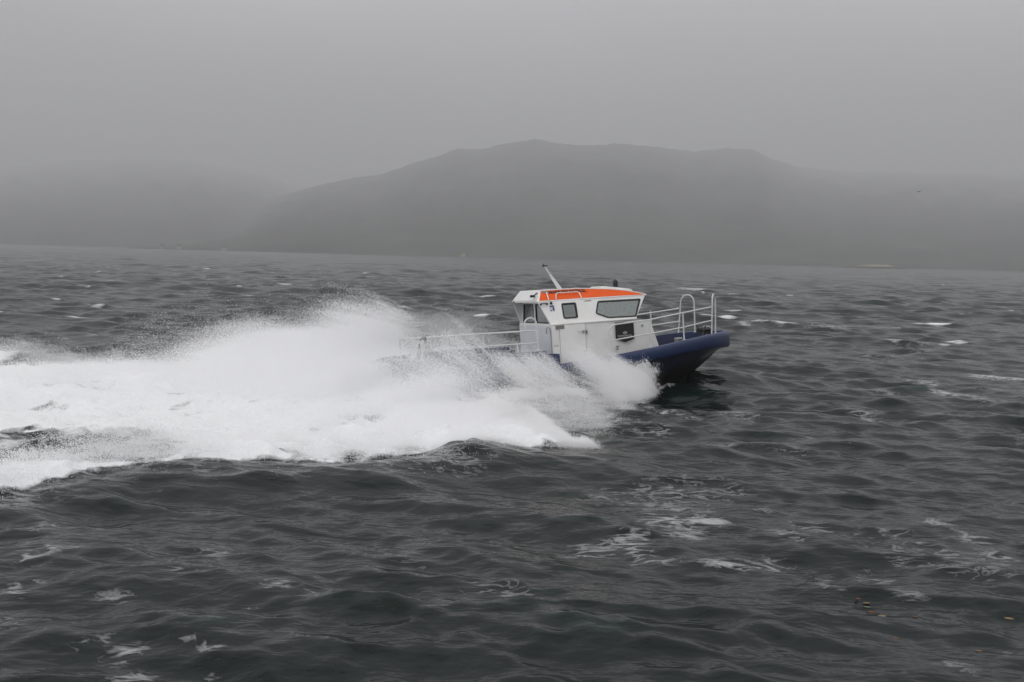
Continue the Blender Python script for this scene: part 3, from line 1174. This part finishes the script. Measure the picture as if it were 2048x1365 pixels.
# black pennant sign with emblem and white lettering
SG = [(1.04, 1.515), (1.53, 1.505), (1.53, 1.09), (1.29, 1.02), (1.04, 1.125)]
sy_ = lambda z: 1.10
for sg in (-1, 1):
    f2 = (lambda sg: lambda u, v, t: Vector((u, sg * (1.10 + t), v)))(sg)
    sgn = plate(SG, [], f2, .001, .007).build('sign_panel', M_SIGN, boat)
    ring = []
    cx, cz = 1.29, 1.25
    R1, R2 = .038, .028
    a = [(cx + R1 * math.cos(q * math.pi / 12), cz + R1 * math.sin(q * math.pi / 12)) for q in range(24)]
    b = [(cx + R2 * math.cos(q * math.pi / 12), cz + R2 * math.sin(q * math.pi / 12)) for q in range(24)]
    em = plate(a, [b], f2, .0075, .0095)
    d = plate([(cx - .016, cz + .012), (cx - .004, cz + .014), (cx + .016, cz - .008), (cx + .01, cz - .014), (cx - .002, cz - .012)], [], f2, .0075, .0095)
    em.add(d.v, d.f)
    for s2 in (-1, 1):
        w_ = plate([(cx + s2 * .036, cz + .018), (cx + s2 * .056, cz + .012), (cx + s2 * .050, cz - .012), (cx + s2 * .034, cz - .006)], [], f2, .0075, .0095)
        em.add(w_.v, w_.f)
    em.build('emblem', M_PRINT, sgn)
    x0 = 1.09 if sg < 0 else 1.48
    text_mesh('lettering', 'MARITIME PARTNER', .052, M_PRINT, sgn, (lambda sg, x0: lambda u, v, t: Vector((x0 - sg * u, sg * (1.109 + t), 1.162 + v)))(sg, x0), extr=.001, sx=.80)

# fittings on the starboard (near) side
def on_side(px_, pz_, out_=0.0):
    y = -(1.10 + out_) if pz_ < 1.57 else -(side_y(pz_) + out_)
    return Vector((px_, y, pz_))


mb = MB()
mb.box(on_side(-.385, 1.505, .012), (.215, .02, .088), bev=.004)
gp = mb.build('name_plate', M_GREY, boat)
mb = MB()
for p in (-.77, -.61):
    mb.box(on_side(p, 2.07, .03), (.035, .06, .045), bev=.008)
mb.tube([on_side(-.77, 2.082, .05), on_side(-.61, 2.082, .05)], .013, 8)
mb.build('black_handle', M_BLACK, boat)
mb = MB()
mb.sphere(on_side(-.50, 2.083, .035), .034, 1, 1.2, 1)
sp_ = mb.build('side_light', M_BLACK, boat, smooth=True)
mb = MB()
mb.sphere(on_side(-.478, 2.09, .065), .022, 1, .8, 1)
mb.build('lens', M_LENS, sp_, smooth=True)
# blue and white emblem sticker behind the door
def stk(u, v, t):
    z = 1.88 + v
    return Vector((-.555 + u, -(side_y(z) + t), z))


stc = plate([(0, 0), (.13, 0), (.125, .145), (.005, .145)], [], stk, .001, .003).build('emblem_sticker', M_PRINT, boat)
shape = plate([(.005, .14), (.112, .14), (.122, .03), (.098, .01), (.085, .035), (.062, .055), (.082, .08), (.085, .10), (.06, .115), (.03, .10), (.02, .108), (.008, .11)], [], stk, .0035, .0055)
s2_ = plate([(.015, .045), (.03, .058), (.045, .03), (.035, .008), (.022, .012)], [], stk, .0035, .0055)
shape.add(s2_.v, s2_.f)
shape.build('emblem', M_LBLUE, stc)
# small print
text_mesh('lettering', 'CE 900', .055, M_PRINTG, boat, lambda u, v, t: Vector((-.565 + u, -(1.102 + t), 1.055 + v)), extr=.0008, sx=.75)
mb = MB()
mb.box(on_side(.45, 2.075, .002), (.175, .004, .022))
mb.build('small_label', M_GREY, boat)
# round vent
mb = MB()
mb.tube([on_side(1.76, 1.39, .0), on_side(1.76, 1.39, .022)], [.032, .026], 14)
mb.build('porthole_vent', M_STEEL, boat)
mb = MB()
mb.box(on_side(1.06, .90, .02), (.05, .04, .10), bev=.01)
mb.tube([on_side(1.03, .95, .045), on_side(1.12, .95, .045)], .012, 6)
mb.build('cleat', M_STEEL, boat)
mb = MB()
mb.box((2.06, -.98, 1.50), (.05, .04, .07), bev=.008)
mb.build('trunk_latch', M_ALU, boat)
# hooked grab pole at the rear corner
mb = MB()
mb.tube(arc_pts([(-.715, -1.06, 1.37), (-.715, -1.09, 1.52), (-.655, -1.14, 1.52), (-.64, -1.15, 1.32), (-.635, -1.15, .88)], .05), .015, 8)
mb.build('grab_pole', M_STEEL, boat)
# camera and light on the rear fascia
mb = MB()
mb.box((-.86, -.66, 2.27), (.09, .13, .06), bev=.012)
mb.tube([(-.80, -.66, 2.30), (-.74, -.66, 2.34)], .014)
mb.build('rear_floodlight', M_BLACK, boat)
mb = MB()
mb.box((-.87, .80, 2.135), (.06, .24, .022), bev=.005)
mb.tube([(-.87, .68, 2.14), (-.87, .68, 2.20)], .007, 6)
mb.build('rear_lamp_bracket', M_GREY, boat)
mb = MB()
mb.sphere((-.80, -.84, 2.33), .018)
mb.build('beacon', M_GREY, boat)

# low deflector frame and dome on the roof
mb = MB()
mb.tube(arc_pts([(1.06, -.34, 2.345), (1.12, -.34, 2.39), (1.88, -.34, 2.275), (1.93, -.34, 2.20)], .05), .014, 6)
mb.tube(arc_pts([(1.06, .34, 2.345), (1.12, .34, 2.39), (1.88, .34, 2.275), (1.93, .34, 2.20)], .05), .014, 6)
mb.tube([(1.12, -.34, 2.385), (1.12, .34, 2.385)], .014, 6)
mb.build('roof_hatch_frame', M_WHITE, boat)
mb = MB()
mb.box((1.5, 0, 2.30), (.74, .62, .05), Euler((0, math.radians(8.6), 0)), bev=.015)
mb.build('roof_hatch', M_WHITE, boat)
mb = MB()
mb.tube([(1.62, 0, 2.28), (1.62, 0, 2.36)], .030, 10)
mb.tube([(1.62, 0, 2.355), (1.62, 0, 2.385), (1.62, 0, 2.49), (1.62, 0, 2.53), (1.62, 0, 2.55)], [.050, .060, .060, .042, .012], 14)
mb.build('dome_beacon', M_BLACK, boat, smooth=True)

# folding mast raked aft
mast = MB()
mast.tube([(.14, 0, 2.36), (.03, 0, 2.53), (-.06, 0, 2.67)], [.055, .045, .038], 8)
mast.box((.10, 0, 2.42), (.16, .09, .05), Euler((0, math.radians(40), 0)), bev=.01)
mast.tube([(-.05, 0, 2.655), (-.145, 0, 2.80)], .032, 8)
mast = mast.build('mast', M_ALU, boat)
mb = MB()
mb.tube([(-.14, 0, 2.79), (-.25, 0, 2.985)], .022, 8)
mb.build('antenna', M_ALU, mast)
mb = MB()
mb.box((-.135, 0, 2.79), (.075, .06, .035), Euler((0, math.radians(-30), 0)), bev=.008)
mb.build('clamp', M_STEEL, mast)
mb = MB()
mb.box((-.25, 0, 2.985), (.12, .10, .035), bev=.01)
mb.tube([(-.28, 0, 2.99), (-.285, 0, 3.04)], .014, 6)
mb.build('anchor_light', M_BLACK, mast)


# ---- rails
def rail(name, pts, r=.0185, rad=.09):
    mb = MB()
    mb.tube(arc_pts(pts, rad), r, 8)
    return mb.build(name, M_ALU, boat, smooth=True)


def foot(p):
    mb = MB()
    mb.tube([(p[0], p[1], p[2] - .008), (p[0], p[1], p[2] + .010)], .042, 10)
    return mb.build('rail_foot', M_ALU, boat)


for sg in (-1, 1):
    Y = lambda x: sg * (float(np.interp(x, SX, SB)) - .13)
    # foredeck rails
    up_ = [(.785, 1.24), (.95, 1.475), (1.89, 1.525), (2.86, 1.625), (3.6, 1.69)] if sg < 0 else [(1.9, 1.53), (2.68, 1.57), (3.3, 1.62), (3.80, 1.67)]
    lo_ = [(.80, 1.10), (1.89, 1.19), (2.86, 1.27), (3.62, 1.355)] if sg < 0 else [(2.1, 1.21), (2.9, 1.25), (3.84, 1.33)]
    xend = 3.80
    up = [Vector((x, Y(x), z)) for x, z in up_]
    if sg < 0:
        up = [Vector((.785, Y(.785), .74))] + up
        rail('handrail', arc_pts([up[0], Vector((.785, Y(.785), 1.40)) , up[2]], .14)[:-1] + up[2:] + [Vector((xend, sg * .87, 1.71))], rad=.02)
    else:
        rail('handrail', up + [Vector((xend, sg * .87, 1.69))])
    lo = [Vector((x, Y(x), z)) for x, z in lo_]
    rail('lower_rail', lo + [Vector((xend + .0, sg * .875, 1.37))], r=.0165)
    for xp in ((1.88, 2.86) if sg < 0 else (2.3, 3.1)):
        tz = float(np.interp(xp, [.95, 1.89, 2.86, 3.6], [1.475, 1.525, 1.625, 1.69]))
        rail('rail_post', [(xp, Y(xp), zt(xp) - .01), (xp - .0, Y(xp), tz)])
        foot((xp, Y(xp), zt(xp)))
    if sg < 0:
        foot((.785, Y(.785), zt(.785)))
    # tall hoop on the bow quarter
    a, b = Vector((3.78, sg * .87, zt(3.78) - .01)), Vector((4.09, sg * .53, zt(4.09) - .01))
    ta, tb = Vector((3.87, sg * .83, 1.80)), Vector((4.12, sg * .55, 1.82))
    mid = (ta + tb) / 2 + Vector((0, 0, .22))
    hp = [a, ta]
    for k in range(1, 10):
        q = math.pi * k / 10
        hp.append((ta + tb) / 2 + (ta - tb) / 2 * math.cos(q) + Vector((0, 0, .21 * math.sin(q))))
    hp += [tb, b]
    mb = MB()
    mb.tube(hp, .0185, 8)
    mb.build('bow_hoop', M_ALU, boat, smooth=True)
    foot(a)
    foot(b)
    # cockpit rails, on the near side only as the photograph shows
    if sg > 0:
        continue
    y = sg * 1.30
    rail('handrail', [(-1.045, y, 1.36), (-1.06, y, 1.485), (-1.5, y, 1.485), (-2.5, y, 1.50), (-4.10, y, 1.52)], rad=.12)
    rail('lower_rail', [(-1.04, y, 1.19), (-1.6, y, 1.20), (-2.8, y, 1.22), (-4.02, y, 1.245)], r=.0145)
    rail('rail_post', [(-1.53, y, .99), (-1.55, y, 1.20)])
    foot((-1.53, y, 1.015))
    for xp in (-2.36, -3.2):
        rail('rail_post', [(xp, y, .99), (xp, y, 1.49)], r=.014)
        foot((xp, y, 1.015))
    rail('rail_post', [(-4.10, y, 1.52), (-4.03, y, 1.33), (-4.05, y, .99)], rad=.05)
    hpts = [(-1.315, y, 1.487), (-1.335, y, 1.62)]
    for k in range(1, 10):
        q = math.pi * k / 10
        hpts.append((-1.19 - .152 * math.cos(q), y, 1.63 + .15 * math.sin(q)))
    hpts += [(-1.03, y, 1.60), (-1.035, y, 1.3), (-1.04, y, .96)]
    mb = MB()
    mb.tube(hpts, .0185, 8)
    mb.build('boarding_hoop', M_ALU, boat, smooth=True)
    foot((-1.04, y, 1.0))

# stern gate between the quarters: crossing legs and a lashed black knot
rail('stern_rail', [(-4.20, -.9, 1.49), (-4.16, -1.30, 1.52)])
rail('stern_leg', [(-3.84, -1.28, 1.46), (-4.06, -1.28, 1.0)], r=.026)
rail('stern_leg', [(-3.74, -1.30, 1.50), (-3.83, -1.30, .98)], r=.026)
rail('stern_leg', [(-4.20, -.9, 1.50), (-4.21, -.9, 1.0)], r=.014)

# console, seat inside
mb = MB()
mb.box((1.45, 0, 1.60), (.30, 1.5, .14), bev=.03)
mb.box((1.40, -.35, 1.70), (.16, .34, .10), Euler((0, -.4, 0)), bev=.02)
mb.build('console', M_SEAT, boat)
for sy in (-.45, .45):
    mb = MB()
    mb.box((.62, sy, 1.68), (.10, .42, .40), Euler((0, -.15, 0)), bev=.03)
    mb.box((.60, sy, 1.93), (.08, .26, .12), Euler((0, -.15, 0)), bev=.025)
    mb.build('seat', M_SEAT, boat)
mb = MB()
mb.tube(arc_pts([(1.22, -.35, 1.62), (1.25, -.35, 1.72)], .01), .01)
mb.tube([(1.23 + .03 * math.cos(q / 12 * 2 * math.pi), -.35 + .13 * math.sin(q / 12 * 2 * math.pi), 1.74 + .12 * math.cos(q / 12 * 2 * math.pi)) for q in range(12)], .012, 6, closed=True)
mb.build('steering_wheel', M_BLACK, boat)


# rope and gear lying on the bow: things of their own
def boat_thing(name, label, cat, mb, m, smooth=True):
    V = [BM @ Vector(v) + BO for v in mb.v]
    c = sum(V, Vector()) / len(V)
    o = mesh_obj(name, [v - c for v in V], mb.f, m, smooth=smooth)
    o.location = c
    tag(o, label, cat)
    return o


mb = MB()
pr = []
rl = random.Random(5)
for i in range(60):
    a = i * .62
    pr.append((4.08 + .13 * math.cos(a) + rl.uniform(-.02, .02) - .05 * (i / 60), -.05 + .16 * math.sin(a * .93) + rl.uniform(-.02, .02), .98 + i * .0022 + .10 * abs(math.sin(a * .5)) * (i % 7 == 0) + .03 * rl.random()))
mb.tube(pr, .016, 6)
mb.tube([(3.80, -.30, .90), (3.92, -.18, 1.00), (4.03, -.1, 1.16), (4.10, -.02, 1.2), (4.2, -.02, 1.05), (4.17, .1, .97)], .017, 6)
boat_thing('mooring_rope', 'black mooring rope heaped on the bow behind the tall hoops', 'rope', mb, M_BLACK)
mb = MB()
mb.box((4.15, 0, 1.12), (.12, .16, .16), bev=.02)
mb.tube([(4.15, -.16, 1.17), (4.15, .16, 1.17)], .03, 8)
mb.tube([(4.15, 0, .95), (4.15, 0, 1.1)], .04, 8)
o_ = mb.build('bow_bollard', M_STEEL, boat)
mb = MB()
mb.box((3.6, .55, .82), (.20, .16, .20), Euler((0, 0, .3)), bev=.03)
mb.build('deck_box', M_STEEL, boat)
mb = MB()
mb.sphere((-3.74, -1.30, 1.50), .05, 1.3, 1, .9)
mb.tube([(-3.80, -1.27, 1.49), (-3.86, -1.27, 1.40), (-3.84, -1.28, 1.30)], .022, 6)
mb.tube([(-3.70, -1.30, 1.47), (-3.73, -1.31, 1.40)], .022, 6)
boat_thing('rope_knot', 'black rope knotted round the stern end of the near rail', 'rope', mb, M_BLACK)


# ------------------------------------------------------------------ spray: real drops
def water_mat(name, col, trans=.35):
    m = bpy.data.materials.new(name)
    m.use_nodes = True
    t = m.node_tree
    t.nodes.clear()
    o = t.nodes.new('ShaderNodeOutputMaterial')
    a = t.nodes.new('ShaderNodeBsdfDiffuse')
    a.inputs['Color'].default_value = (*col, 1)
    b = t.nodes.new('ShaderNodeBsdfTranslucent')
    b.inputs['Color'].default_value = (*col, 1)
    x = t.nodes.new('ShaderNodeMixShader')
    x.inputs[0].default_value = trans
    t.links.new(a.outputs[0], x.inputs[1])
    t.links.new(b.outputs[0], x.inputs[2])
    t.links.new(x.outputs[0], o.inputs['Surface'])
    return m


M_DROP = water_mat('white_spray', (0.975, 0.975, 0.98), .4)


def filaments(n, k, pos, vel, dt, jit):
    """n strands of k drops each: pos (n,3), vel (n,3) -> (n*k,3)"""
    tt = rng.normal(0, 1, (n, k, 1)) * dt[:, None, None]
    P = pos[:, None, :] + vel[:, None, :] * tt
    P[..., 2] -= 4.9 * (tt[..., 0] ** 2) * 0
    P += rng.normal(0, 1, (n, k, 3)) * jit[:, None, None]
    return P.reshape(-1, 3)


def st_to_world(s, t, z):
    x, y = from_st(s, t)
    return np.stack([x, y, z], -1)


def vel_world(vs, vt, vz):
    x = -vs * HEAD[0] + vt * STAR[0]
    y = -vs * HEAD[1] + vt * STAR[1]
    return np.stack([x, y, vz], -1)


def gen_spray():
    out, rad = [], []

    KM, RM = 4.2, .44

    def emit(n, k, s, t, z, vs, vt, vz, dt, jit, r0, r1, keep=None):
        if keep is not None:
            s, t, z, vs, vt, vz, dt, jit = [a[keep] for a in (s, t, z, vs, vt, vz, dt, jit)]
            n = len(s)
        k = int(k * KM)
        jit = jit * (.35 + 1.3 * rng.random(n))
        P = filaments(n, k, st_to_world(s, t, z), vel_world(vs, vt, vz), dt, jit)
        R = RM * r0 * (r1 / r0) ** (rng.random(len(P)) ** 3.0)
        out.append(P)
        rad.append(R)

    U = lambda a, b, n: rng.uniform(a, b, n)
    ones = lambda n, v: np.full(n, float(v))

    # A: fresh lobe thrown from the near bow quarter
    n = 7000
    tau = U(0, 1, n) ** 1.15
    s = 1.12 + 4.6 * tau
    ang = U(.0, 1.0, n) ** 1.25                # 0 low and wide, 1 high and close
    reach = (0.35 + 5.6 * np.minimum(tau * 1.15 + .06, 1)) * (1 - .80 * ang)
    t = .75 + reach * U(.55, 1, n) + .2 * s * .35
    top = (.16 + .12 * sstep(2.2, 3.6, s)) + .68 * np.minimum(tau * 2.2 + .35, 1) ** .8
    z = top * np.sin(ang * 1.45) * U(.75, 1.05, n) + .02
    pul = fbm(s * 2.2, ang * 2.0, 41)
    emit(n, 34, s - .25 * z, t, z, ones(n, 3.5), 2.5 * (1 - ang) + .4, 2.6 * ang + .3, ones(n, .055), ones(n, .028), .0035, .013, keep=(pul > .40) & (rng.random(n) > .15 * sstep(2.6, 4.4, s)))
    # ragged bright drops along its front
    n = 700
    ang = U(0, 1, n)
    s = 1.30 + rng.normal(0, .16, n) + .35 * (1 - ang)
    t = 1.05 + .75 * (1 - ang) + rng.normal(0, .12, n)
    z = np.abs(.12 + .62 * ang + rng.normal(0, .09, n))
    emit(n, 30, s, t, z, ones(n, 1.5), ones(n, .8), ones(n, 1.0), ones(n, .04), ones(n, .03), .005, .020)

    # small white curl where the keel cuts the water
    n = 160
    s = U(-.25, 1.2, n)
    emit(n, 16, s, .12 + .45 * np.clip(s, 0, 2) + rng.normal(0, .05, n), U(.0, .14, n), ones(n, 1), ones(n, .5), ones(n, .5), ones(n, .04), ones(n, .02), .003, .009)

    # B, E: the big sheets thrown out on both sides by the last wave
    for sg, n0, hs in ((1, 17500, .95), (-1, 17500, 1.0)):
        n = n0
        w = U(0, 1, n) ** .95                   # 0 at the hull, 1 at the outer foot
        t = .9 + 7.4 * w
        edge = (5.15 + .09 * t if sg > 0 else 6.35 - .10 * t) + .5 * (vnoise(t * .9, t * 0, 5 + sg) - .5)
        ds = rng.gamma(1.45, 1.75, n) * (1 if sg > 0 else 1.1)
        ds = np.where(ds > 8, U(0, 8, n), ds)
        s = edge + ds
        if sg > 0:
            env = np.interp(w, [0, .12, .3, .5, .75, .92, 1], [1.35, 1.58, 1.22, .82, .44, .2, .1])
            env = env * np.interp(ds, [0, .4, 1.3, 2.4, 4, 8], [.8, 1.0, .95, .68, .6, .48])
        else:
            env = np.interp(w, [0, .15, .4, .6, .8, 1], [.8, 1.25, 1.88, 1.85, .95, .25])
            env = env * np.interp(ds, [0, .3, 1.3, 1.9, 2.6, 3.4, 4.7, 5.1, 7.0], [.95, 1.05, 1.0, .66, .50, .60, .56, .20, .10])
        rag = (.72 + .56 * fbm(s * 1.15, t * .8, 50 + sg, 4)) if sg > 0 else (.42 + 1.12 * fbm(s * .95, t * .35, 50 + sg, 4))
        z = env * rag * hs * (1 - U(0, 1, n) ** (1.35 if sg > 0 else 2.1)) + .02
        frac = z / (env * hs + .01)
        cl = fbm(s * 2.1 + z * 1.6, t * 1.15 - z * 1.7, 60 + sg, 4)
        keep = cl > (.385 + .25 * frac if sg > 0 else .28 + .20 * frac)
        if sg < 0:
            # thin on the far side beside the cabin
            keep &= ~((w < .42) & (U(0, 1, n) < .72))
        vt = sg * (2.0 + 2.4 * w)
        vz = 2.8 * (1 - w) * (1 - ds / 6) - .8 * ds / 3
        if sg > 0:
            tear = fbm(t * 2.3 + s * .6, z * 1.6 + s * .5, 68, 3)
            keep &= (tear > .50) | (ds > 1.0 + 5 * (tear - .3)) | (rng.random(n) < .25)
        emit(n, 42, s, sg * t, z, 3.0 + 0 * s, vt, vz, ones(n, .10) + .025 * ds, .022 + .018 * ds, .004, .014, keep=keep)

    # foot of the near sheet: a bright low tongue running out ahead
    n = 2600
    w = U(0, 1, n)
    t = 5.2 + 3.3 * w
    s = 5.15 + .09 * t + rng.exponential(.55, n) - .25 * (w > .8)
    z = .03 + .26 * U(0, 1, n) ** 1.6 * (1.2 - w)
    emit(n, 40, s, t, z, ones(n, 1.0), ones(n, 4.0), ones(n, .2), ones(n, .05), ones(n, .03), .004, .013)

    # F: faint far-side mist beside the cabin
    n = 3200
    s = U(3.2, 8.2, n)
    t = -U(1.7, 5.0, n)
    z = U(.1, 1.55, n) * (1 - .35 * (s < 4))
    emit(n, 26, s, t, z, ones(n, 4), -1.5 + 0 * s, ones(n, .6), ones(n, .07), ones(n, .09), .003, .008)

    # D: boiling wash behind the transom
    n = 6500
    s = 7.6 + rng.exponential(6.0, n)
    s = np.where(s > 26, U(8, 26, n), s)
    t = rng.normal(0, 1.25 + .06 * (s - 8), n)
    z = np.abs(rng.normal(0, 1, n)) * .22 * np.exp(-((t / 3) ** 2)) * (1 + .8 * np.exp(-((s - 9.5) / 2.0) ** 2)) + .08
    z = z + .16 * fbm(s, t, 71)
    emit(n, 32, s, t, z, ones(n, 3), rng.normal(0, 1, n), ones(n, .8), ones(n, .07), ones(n, .05), .005, .016)

    # C, G: outer rolls of foam
    for sg, n in ((1, 4200), (-1, 2600)):
        s = U(8.5, 24, n)
        c0 = 8.1 + .06 * np.clip(s - 6, 0, 30) - .9 + 1.7 * sstep(12.8, 15, s) if sg > 0 else np.interp(s, [8, 12, 14, 16, 24], [6.5, 4.2, 4.6, 8.2, 8.6])
        t = c0 + rng.normal(0, .55, n)
        z = np.abs(rng.normal(0, .13, n)) * (.5 + fbm(s * 1.3, t * 1.3, 81)) * (1 + .8 * sstep(12, 15, s)) + .05
        emit(n, 30, s, sg * t, z, ones(n, 2), sg * 1.5 + 0 * s, ones(n, .2), ones(n, .06), ones(n, .045), .004, .014)

    # loose drops and clots falling round the fringes
    n = 2600
    s = U(3.6, 12, n)
    t = U(.8, 9.2, n)
    z = U(.02, 1.5, n) * np.interp(t, [0, 3, 9.2], [1, .9, .25])
    emit(n, 5, s, t, z, ones(n, 3), ones(n, 3), ones(n, -.5), ones(n, .05), ones(n, .05), .004, .011, keep=(s > 5.0 + .1 * t) & (t < 8.2))
    # a few heavy clots, seen one by one against the dark water
    n = 90
    s = U(4.8, 9, n)
    t = U(1.0, 8.4, n)
    z = U(.02, 1.3, n) * np.interp(t, [0, 3, 9.2], [1, .9, .25])
    emit(n, 2, s, t, z, ones(n, 3), ones(n, 3), ones(n, .5), ones(n, .03), ones(n, .03), .012, .030)
    # falling drops pattering down on the clear patch and in front of the foam
    n = 300
    s = U(10, 18, n)
    t = U(4, 10.0, n)
    z = U(0, .5, n)
    emit(n, 10, s, t, z, ones(n, 2), ones(n, 2), ones(n, -2.0), ones(n, .05), ones(n, .02), .003, .007)

    P = np.concatenate(out).astype(np.float32)
    R = np.concatenate(rad).astype(np.float32)
    # drop what would be inside the boat
    Lc = (P - BOn) @ BMn
    half = np.interp(Lc[:, 0], SX, SB)
    ins = (Lc[:, 0] > -4.5) & (Lc[:, 0] < 4.8) & (np.abs(Lc[:, 1]) < half) & (Lc[:, 2] < 2.3)
    ps, pt = to_st(P[:, 0], P[:, 1])
    out_ = (pt > 8.2 + .06 * np.clip(ps - 6, 0, 30) + 1.9 * sstep(12.6, 15, ps)) & (rng.random(len(P)) < .85)
    ok = ~ins & (P[:, 2] > -.3) & ~out_
    return P[ok], R[ok]


P, R = gen_spray()
# lift the drops with the water they fly over
base = (waves(P[:, 0].copy(), P[:, 1].copy(), np.full(len(P), .9, np.float32))[0] + ridge(P[:, 0], P[:, 1])).astype(np.float32)
P[:, 2] += base * np.exp(-np.clip(P[:, 2], 0, 3) / .6)
print('drops', len(P))
me = bpy.data.meshes.new('spray')
me.vertices.add(len(P))
me.vertices.foreach_set('co', P.ravel())
at = me.attributes.new('drop_radius', 'FLOAT', 'POINT')
at.data.foreach_set('value', R)
me.materials.append(M_DROP)
me.update()
spray = link(bpy.data.objects.new('spray', me))
tag(spray, 'white bow spray and churned foam thrown up along the side of the boat', kind='stuff')
ng = bpy.data.node_groups.new('drops', 'GeometryNodeTree')
ng.interface.new_socket('Geometry', in_out='INPUT', socket_type='NodeSocketGeometry')
ng.interface.new_socket('Geometry', in_out='OUTPUT', socket_type='NodeSocketGeometry')
gi = ng.nodes.new('NodeGroupInput')
go = ng.nodes.new('NodeGroupOutput')
mp_ = ng.nodes.new('GeometryNodeMeshToPoints')
na_ = ng.nodes.new('GeometryNodeInputNamedAttribute')
na_.data_type = 'FLOAT'
na_.inputs['Name'].default_value = 'drop_radius'
sm_ = ng.nodes.new('GeometryNodeSetMaterial')
sm_.inputs['Material'].default_value = M_DROP
ng.links.new(gi.outputs[0], mp_.inputs['Mesh'])
ng.links.new(na_.outputs['Attribute'], mp_.inputs['Radius'])
ng.links.new(mp_.outputs[0], sm_.inputs[0])
ng.links.new(sm_.outputs[0], go.inputs[0])
mod = spray.modifiers.new('drops', 'NODES')
mod.node_group = ng

# ------------------------------------------------------------------ small things
# warm glints on the near water, built as coloured flecks lying on it
GLINTS = [(1725, 1175, 16, 'pale amber', (.42, .26, .12)), (1716, 1198, 12, 'brownish red', (.30, .08, .04)), (1733, 1207, 15, 'amber', (.40, .24, .09)),
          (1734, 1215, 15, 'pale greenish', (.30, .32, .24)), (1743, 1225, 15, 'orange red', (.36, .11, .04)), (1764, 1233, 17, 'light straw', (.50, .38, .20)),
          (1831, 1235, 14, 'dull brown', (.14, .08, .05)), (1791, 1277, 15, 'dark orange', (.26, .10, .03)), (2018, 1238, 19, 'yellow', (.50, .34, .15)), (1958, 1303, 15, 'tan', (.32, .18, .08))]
WHERE = ['highest of the flecks low on the right', 'just below the highest fleck, on its left', 'upper of the close pair in the fleck trail', 'lower of the close pair in the fleck trail',
         'below the close pair in the fleck trail', 'at the lower right end of the fleck trail', 'alone to the right of the fleck trail', 'lowest one below the fleck trail',
         'at the right edge of the picture', 'near the lower right corner']
glint_me = None
for i, (px, py, w, cn, c) in enumerate(GLINTS):
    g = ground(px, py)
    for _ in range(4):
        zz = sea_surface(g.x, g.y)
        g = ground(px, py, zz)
    if glint_me is None:
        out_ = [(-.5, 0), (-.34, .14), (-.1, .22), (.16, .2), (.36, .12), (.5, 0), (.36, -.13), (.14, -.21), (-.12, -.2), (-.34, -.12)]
        glint_me = plate(out_, [], lambda u, v, t: Vector((u, v, t + .06 * u * u)), -.02, .02)
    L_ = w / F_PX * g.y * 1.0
    o_ = mesh_obj('glint_fleck', [(a * L_, b * L_ * 1.25, cc * L_) for a, b, cc in glint_me.v], glint_me.f, mat('glint_' + cn.replace(' ', '_'), tuple(q * .45 for q in c), .6))
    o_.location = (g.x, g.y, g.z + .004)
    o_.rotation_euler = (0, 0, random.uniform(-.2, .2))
    tag(o_, f'{cn} leaf modelled as a fleck on dark water, {WHERE[i]}', 'glint', 'warm glints modelled as flecks on the near water')

# a bird far off to the right
def bird():
    D = 210.0
    d = f_ + Rt * ((1838 - 1024) / F_PX) - Up * ((384 - 682.5) / F_PX)
    p = Vector((0, 0, CAM_H)) + d * D
    root = bpy.data.objects.new('gull', None)
    link(root)
    root.location = p
    tag(root, 'faint grey bird gliding in front of the misty hill at right', 'bird')
    mg = mat('gull_grey', (.16, .16, .17), .8)
    mb = MB()
    mb.tube([(-.28, 0, 0), (-.2, 0, .0), (-.05, 0, .01), (.12, 0, .02), (.22, 0, .05), (.30, 0, .04)], [.01, .045, .075, .07, .045, .012], 8)
    mb.build('body', mg, root, smooth=True)
    for sg in (-1, 1):
        a = [(.09, 0), (.14, .32), (.04, .75), (-.04, .78), (-.06, .3), (-.10, 0)]
        def wf(u, v, t, sg=sg):
            return Vector((v * sg, u, .03 + .16 * math.sin(min(v, .45) / .45 * 1.6) - .22 * max(0, v - .35) + t))
        plate(a, [], wf, 0, .015).build('wing', mg, root)
    plate([(-.03, 0), (.03, 0), (.07, .16), (-.07, .16)], [], lambda u, v, t: Vector((-.24 - v, u, t)), 0, .01).build('tail', mg, root)


bird()

# ------------------------------------------------------------------ haze
hz = MB()
hz.box((0, 3650, 360), (14000, 7800, 740))
M_HAZE = bpy.data.materials.new('haze')
M_HAZE.use_nodes = True
t = M_HAZE.node_tree
t.nodes.clear()
o_ = t.nodes.new('ShaderNodeOutputMaterial')
v_ = t.nodes.new('ShaderNodeVolumePrincipled')
v_.inputs['Color'].default_value = (0.93, 0.93, 0.94, 1)
v_.inputs['Density'].default_value = 0.00066
v_.inputs['Anisotropy'].default_value = 0.2
t.links.new(v_.outputs[0], o_.inputs['Volume'])
haze = hz.build('haze', M_HAZE)
tag(haze, 'grey rain haze over the fjord', kind='stuff')
